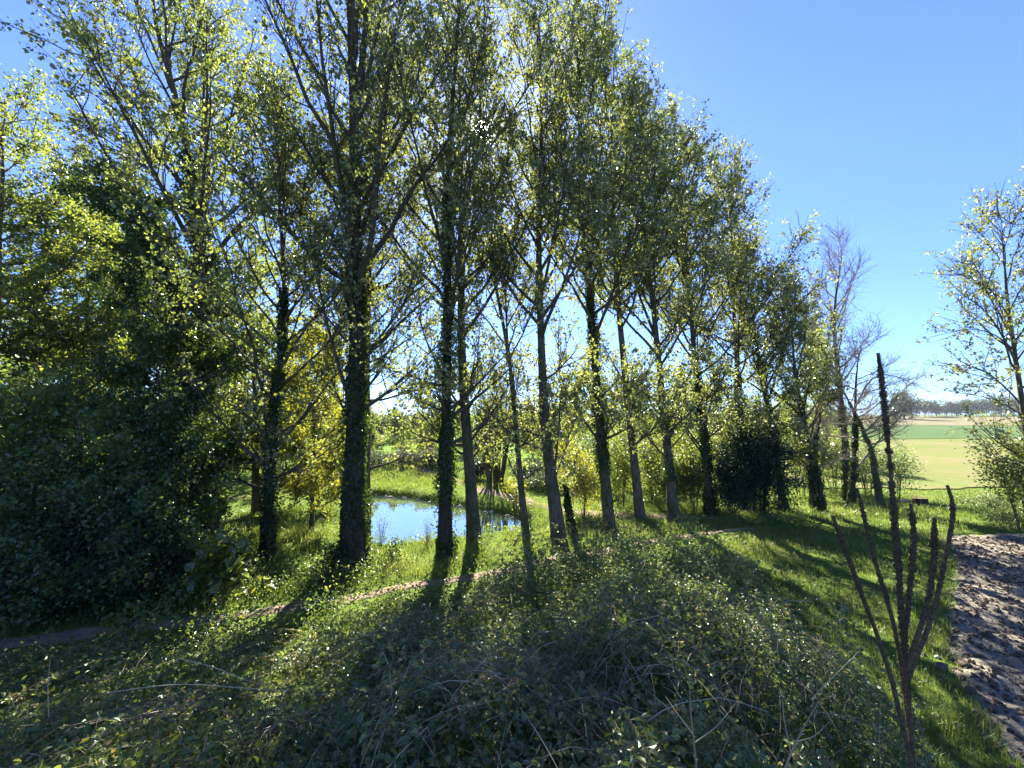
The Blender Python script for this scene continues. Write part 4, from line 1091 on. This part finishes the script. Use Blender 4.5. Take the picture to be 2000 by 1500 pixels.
def sow(n, x0, x1, y0, y1, hm, wm, ok_f, near=6, seed=1, stub=.35):
    x, y = scatter(rng, n, x0, x1, y0, y1, near)
    ok = ok_f(x, y); x, y = x[ok], y[ok]
    cl = fbm(x * 1.6, y * 1.6, 500 + seed, 3)
    ok = rng.random(len(x)) < np.clip(.25 + 2.2 * (cl - .3), .12, 1); x, y, cl = x[ok], y[ok], cl[ok]
    h = hm * (stub + 1.3 * cl) * rng.uniform(.5, 1.3, len(x))
    w = wm * rng.uniform(.7, 1.3, len(x)) * (1 + .04 * np.hypot(x, y))
    V, Fq = grass_blades(rng, x, y, h, w)
    rn = np.clip(.55 * fbm(x * .8, y * .8, 520 + seed, 2) + .5 * rng.random(len(x)) , 0, 1)
    g.add(V, Fq, rnd=np.tile(rn, 2))


def pdist(x, y):
    return (y - path_y(x)) * .92


pondd = lambda x, y: poly_sdf(x, y, POND)
sow(120000, -12, 20, 8, 20, .26, .008, lambda x, y: (pdist(x, y) > .30) & (pondd(x, y) > .45) & (rng.random(len(x)) < .35 + .65 * sstep((pondd(x, y) - .3) / 1.6)) & (poly_sdf(x, y, np.array([(9, 18), (2.6, 19), (2.4, 17.6), (9, 16.7)])) > 0), 16, 1)
sow(150000, 2.2, 17, 1.2, 17, .17, .006, lambda x, y: (mound_mask(x, y)[1] < .45) & (pdist(x, y) < -.45) & (x < plough_left(y) + .5 + (y < 5) * rng.uniform(0, 2, len(x))) , 7, 2)
sow(30000, 13, 34, 13, 24, .16, .009, lambda x, y: (y > 14.3 + .04 * x), 20, 5)
sow(30000, -12, 9, 24, 33, .26, .014, lambda x, y: (pondd(x, y) > .3), 30, 3)
sow(34000, -12, 5, .8, 10, .20, .004, lambda x, y: (pdist(x, y) < -.5) & (np.hypot(x, y) > 1.4) & (rng.random(len(x)) < np.where(x < -.5, 1, .30)), 3, 4)
build('grass', g, M['grass'], kind='stuff', label='fresh green grass on the verge, slope and banks')

# leafy weeds at the foot of the trees and round the pond
rng = np.random.default_rng(410)
x = rng.uniform(-12, 15, 60000); y = rng.uniform(8.5, 20, 60000)
pd_ = pdist(x, y); ok = (pd_ > .6) & (pd_ < 6.5) & (pondd(x, y) > .05) & (fbm(x * .9, y * .9, 91, 3) > .52) & (pondd(x, y) > .4); x, y = x[ok], y[ok]; n = len(x)
c = np.stack([x, y, H(x, y) + rng.random(n) * .42 * fbm(x * .9, y * .9, 91, 3)], -1)
g = Geo(); g.add(*leaves(rng, c, rng.normal(0, 1, (n, 3)) + UP * .2, UP + rng.normal(0, .6, (n, 3)), rng.uniform(.035, .075, n), .7), rnd=rng.random(n))
build('verge_weeds', g, M['lime'], kind='stuff', label='low leafy weeds among the grass under the trees')

# ragged herb fringe at the waterline
rng = np.random.default_rng(412)
x = rng.uniform(-11, 2.5, 90000); y = rng.uniform(13, 26, 90000); q = poly_sdf(x, y, POND) + .35 * (fbm(x * 1.3, y * 1.3, 21, 2) - .5)
pt = fbm(x * 1.5, y * 1.5, 93, 2); ok = (q > .10) & (q < .95) & (pt > .36) & (rng.random(len(x)) < .8); x, y, pt = x[ok], y[ok], pt[ok]; n = len(x)
c = np.stack([x, y, H(x, y) + rng.random(n) * (.06 + .75 * (pt - .3))], -1)
g = Geo(); g.add(*leaves(rng, c, rng.normal(0, .8, (n, 3)) + UP * .5, UP * .4 + rng.normal(0, .7, (n, 3)), rng.uniform(.04, .095, n), .5), rnd=rng.random(n))
build('pond_fringe', g, M['elder'], kind='stuff', label='ragged green herbs along the edge of the pond')
for k, t in enumerate(np.sort(rng.uniform(.02, .98, 17))):
    far_ = np.array([(-8.6, 24), (-6, 23.1), (-3.7, 21.6), (-1.5, 20.1), (.2, 18.5)]); f_ = t * 4; i_ = min(int(f_), 3)
    p = far_[i_] * (1 - f_ + i_) + far_[i_ + 1] * (f_ - i_) + rng.normal(0, .10, 2) + np.array([-.10, -.12])
    ss = rng.uniform(.035, .095); th = np.arange(12) / 12 * 2 * pi; rows = []
    for zz, rr_ in ((-.08, .9), (.0, 1.0), (.05, .8), (.075, .35)):
        rows.append(np.stack([p[0] + np.cos(th) * ss * 1.7 * rr_ * rng.uniform(.85, 1.15, 12), p[1] + np.sin(th) * ss * rr_ * rng.uniform(.85, 1.15, 12), np.full(12, WATER_Z + zz)], -1))
    V = np.concatenate(rows + [[[p[0], p[1], WATER_Z + .085]]]); a_ = np.arange(12); b_ = (a_ + 1) % 12
    g = Geo(); g.add(V, np.concatenate([np.stack([r_ * 12 + a_, r_ * 12 + b_, r_ * 12 + 12 + b_, r_ * 12 + 12 + a_], -1) for r_ in range(3)]))
    g.f.append(np.stack([36 + a_, 36 + b_, np.full(12, 48)], -1).astype(np.int32)); g.r.append(np.zeros(12, np.float32))
    build('bank_stone', g, M['stone'], None, True, label='small pale stone at the waterline of the far pond bank', category='stone', group='pale stones along the far edge of the pond')

# left verge: dark low undergrowth between elder bushes and path
x = rng.uniform(-14, -3.5, 30000); y = rng.uniform(7.5, 12.5, 30000)
pd_ = pdist(x, y); ok = (pd_ > .5) & (pd_ < 2.6); x, y = x[ok], y[ok]; n = len(x)
c = np.stack([x, y, H(x, y) + rng.random(n) * (.25 + .5 * fbm(x, y, 95, 2))], -1)
g = Geo(); g.add(*leaves(rng, c, rng.normal(0, 1, (n, 3)), UP + rng.normal(0, .6, (n, 3)), rng.uniform(.04, .08, n), .75), rnd=rng.random(n))
build('verge_undergrowth', g, M['elder'], kind='stuff', label='shaded leafy undergrowth along the left side of the path')

# taller herbs along the near edge of the path and over the left part of the bank
rng = np.random.default_rng(415)
for nm, mt, n0, sd, lab in (('bank_herbs', 'elder', 26000, 97, 'dark green nettle-like herbs along the near edge of the path'), ('bank_herbs', 'lime', 11000, 98, 'light green herbs among the brambles on the left of the bank')):
    x = rng.uniform(-12, 1.5, n0 * 3); y = rng.uniform(1.0, 11.5, n0 * 3)
    d, fall = mound_mask(x, y); pt = fbm(x * .8, y * .8, sd, 3)
    ok = (d > -.1) & (np.hypot(x, y) > 1.8) & (pt > .47) & (rng.random(len(x)) < np.where(d < 1.3, 1, .30) * np.minimum(1, (4.5 / np.hypot(x, y)) ** .7)) & (np.abs(x) < 1.5 * y + 2)
    x, y, d, pt = x[ok], y[ok], d[ok], pt[ok]; n = len(x)
    hh = (.18 + 2.2 * (pt - .47)) * np.where(d < 1.3, 1.15, .75)
    c = np.stack([x, y, H(x, y) + hh * rng.random(n) ** .7], -1)
    g = Geo(); g.add(*leaves(rng, c, rng.normal(0, 1, (n, 3)) + UP * .1, UP + rng.normal(0, .5, (n, 3)), rng.uniform(.035, .085, n) * np.minimum(1, .45 + .09 * np.hypot(x, y)), .6, .12, two=True), rnd=np.tile(rng.random(n), 2))
    build(nm, g, M[mt], kind='stuff', label=lab)

# soil clods on the ploughed field
rng = np.random.default_rng(420)


def clods(n, x, y, s):
    ico = np.array([[0, 0, 1], [.89, 0, .45], [.28, .85, .45], [-.72, .53, .45], [-.72, -.53, .45], [.28, -.85, .45], [.72, .53, -.45], [-.28, .85, -.45], [-.89, 0, -.45], [-.28, -.85, -.45], [.72, -.53, -.45], [0, 0, -1]])
    T = np.array([[0, 1, 2], [0, 2, 3], [0, 3, 4], [0, 4, 5], [0, 5, 1], [1, 6, 2], [2, 7, 3], [3, 8, 4], [4, 9, 5], [5, 10, 1], [2, 6, 7], [3, 7, 8], [4, 8, 9], [5, 9, 10], [1, 10, 6], [6, 11, 7], [7, 11, 8], [8, 11, 9], [9, 11, 10], [10, 11, 6]])
    V = ico[None] * rng.uniform(.55, 1.25, (n, 12, 1)) * (s[:, None] * rng.uniform(.6, 1.3, (n, 3)))[:, None, :]
    V = V + np.stack([x, y, plough_h(x, y) + s * .25], -1)[:, None]
    return V.reshape(-1, 3), ((np.arange(n) * 12)[:, None, None] + T[None]).reshape(-1, 3)


x = rng.uniform(6, 24, 30000); y = rng.uniform(2, 14.5, 30000)
ok = (x > plough_left(y) - .3) & (x < 1.45 * y + 4) & (y < 14.3); x, y = x[ok], y[ok]
s = .012 + .045 * rng.random(len(x)) ** 3
g = Geo(); g.add(*clods(len(x), x, y, s)); build('soil_crumbs', g, M['clod'], kind='stuff', label='crumbs and small clods of soil on the ploughed field')
# a few big ones by the grass edge
for k, (u, v, s, m, lab) in enumerate([(1832, 1287, .065, 'stone', 'pale stone lying on the grass edge of the ploughed field'), (1838, 1310, .12, 'clod', 'dark earth clod just below the pale stone'),
                                       (1885, 1306, .14, 'clod', 'broad dark earth clod right of the pale stone'), (1895, 1355, .11, 'clod', 'dark clod in the grass below the broad earth clod'),
                                       (1965, 1425, .09, 'clod', 'earth clod at the lower right corner, upper of two'), (1985, 1440, .08, 'clod', 'earth clod at the lower right corner, lower of two')]):
    p = G(u, v); g = Geo(); V, T = clods(1, np.array([p[0]]), np.array([p[1]]), np.array([s])); V = V - V.mean(0) + np.array([p[0], p[1], Hs(p[0], p[1]) + s * .35]); g.add(V, T)
    o = build('field_stone' if m == 'stone' else 'earth_clod', g, M[m], None, True, label=lab, category='stone' if m == 'stone' else 'clod')
    sd = o.modifiers.new('round', 'SUBSURF'); sd.levels = 2; sd.render_levels = 2


# ------------------------------------------------------------------ light, sky, camera
SUN = P(945, 258, 1.0) - np.array([0, 0, EYE]); SUN = SUN / np.linalg.norm(SUN)
EL = math.asin(SUN[2]); AZ = math.atan2(SUN[0], SUN[1])
w = bpy.data.worlds.new('World'); SC.world = w; w.use_nodes = True
nt = w.node_tree; nt.nodes.clear(); N = nt.nodes; L = nt.links
sky_ = N.new('ShaderNodeTexSky'); sky_.sky_type = 'NISHITA'; sky_.sun_disc = False
sky_.sun_elevation = EL; sky_.sun_rotation = AZ
sky_.altitude = 100; sky_.air_density = .9; sky_.dust_density = .15; sky_.ozone_density = 4.0
bg = N.new('ShaderNodeBackground'); bg.inputs[1].default_value = .047
# bright ring of sky close round the sun
tc = N.new('ShaderNodeTexCoord'); dt = N.new('ShaderNodeVectorMath'); dt.operation = 'DOT_PRODUCT'
nv = N.new('ShaderNodeVectorMath'); nv.operation = 'NORMALIZE'
L.new(tc.outputs['Generated'], nv.inputs[0]); L.new(nv.outputs[0], dt.inputs[0]); dt.inputs[1].default_value = tuple(SUN)


def power(e, amp):
    mx = N.new('ShaderNodeMath'); mx.operation = 'MAXIMUM'; mx.inputs[1].default_value = 0; L.new(dt.outputs['Value'], mx.inputs[0])
    p = N.new('ShaderNodeMath'); p.operation = 'POWER'; p.inputs[1].default_value = e; L.new(mx.outputs[0], p.inputs[0])
    m = N.new('ShaderNodeMath'); m.operation = 'MULTIPLY'; m.inputs[1].default_value = amp; L.new(p.outputs[0], m.inputs[0])
    return m


ad = N.new('ShaderNodeMath'); ad.operation = 'ADD'
L.new(power(70, 1.5).outputs[0], ad.inputs[0]); L.new(power(9000, 260).outputs[0], ad.inputs[1])
cm = N.new('ShaderNodeMix'); cm.data_type = 'RGBA'; cm.blend_type = 'ADD'; cm.inputs[0].default_value = 1
gr = N.new('ShaderNodeCombineColor')
for k in range(3):
    L.new(ad.outputs[0], gr.inputs[k])
tn = N.new('ShaderNodeMix'); tn.data_type = 'RGBA'; tn.blend_type = 'MULTIPLY'; tn.inputs[0].default_value = 1
sz_ = N.new('ShaderNodeSeparateXYZ'); L.new(nv.outputs[0], sz_.inputs[0])
hr = ramp(N, [(0, (.36, .52, .92)), (.12, (.50, .65, 1.0)), (.5, (.70, .79, 1.15))]); L.new(sz_.outputs[2], hr.inputs[0]); L.new(hr.outputs[0], tn.inputs[7])
L.new(sky_.outputs[0], tn.inputs[6]); L.new(tn.outputs[2], cm.inputs[6]); L.new(gr.outputs[0], cm.inputs[7])
L.new(cm.outputs[2], bg.inputs[0])
wo = N.new('ShaderNodeOutputWorld'); L.new(bg.outputs[0], wo.inputs[0])

# thin haze over the whole place
hm, hnt, hN, hL = new_mat('haze_air')
pv = hN.new('ShaderNodeVolumePrincipled'); pv.inputs['Color'].default_value = (.82, .90, 1, 1); pv.inputs['Density'].default_value = .00016; pv.inputs['Anisotropy'].default_value = .3
ho = hN.new('ShaderNodeOutputMaterial'); hL.new(pv.outputs[0], ho.inputs['Volume'])
x0, x1, y0, y1, z0, z1 = -540., 640., -60., 580., -4., 42.
g = Geo(); g.add([[x, y, z] for z in (z0, z1) for y in (y0, y1) for x in (x0, x1)], [[0, 2, 3, 1], [4, 5, 7, 6], [0, 1, 5, 4], [2, 6, 7, 3], [0, 4, 6, 2], [1, 3, 7, 5]])
build('haze', g, hm, kind='stuff')

sl_ = bpy.data.lights.new('Sun', 'SUN'); sl_.energy = 5.0; sl_.angle = radians(.53); sl_.color = (1, .94, .84)
so = bpy.data.objects.new('Sun', sl_); COL.objects.link(so)
from mathutils import Vector
so.rotation_euler = Vector(-SUN).to_track_quat('-Z', 'Y').to_euler()
so.location = (0, 0, 40)

cam = bpy.data.cameras.new('Camera'); cam.sensor_width = 36; cam.lens = F / 2000 * 36; cam.clip_start = .05; cam.clip_end = 6000
co = bpy.data.objects.new('Camera', cam); COL.objects.link(co)
co.location = (0, 0, EYE); co.rotation_euler = (pi / 2 + PITCH, 0, 0)
SC.camera = co

SC.view_settings.view_transform = 'Standard'; SC.view_settings.look = 'None'; SC.view_settings.gamma = 1
SC.view_settings.exposure = 2.70
SC.render.engine = 'CYCLES'
c = SC.cycles
c.max_bounces = 6; c.diffuse_bounces = 3; c.glossy_bounces = 3; c.transmission_bounces = 5; c.transparent_max_bounces = 4
c.sample_clamp_indirect = 6; c.caustics_reflective = False; c.caustics_refractive = False
c.use_denoising = True
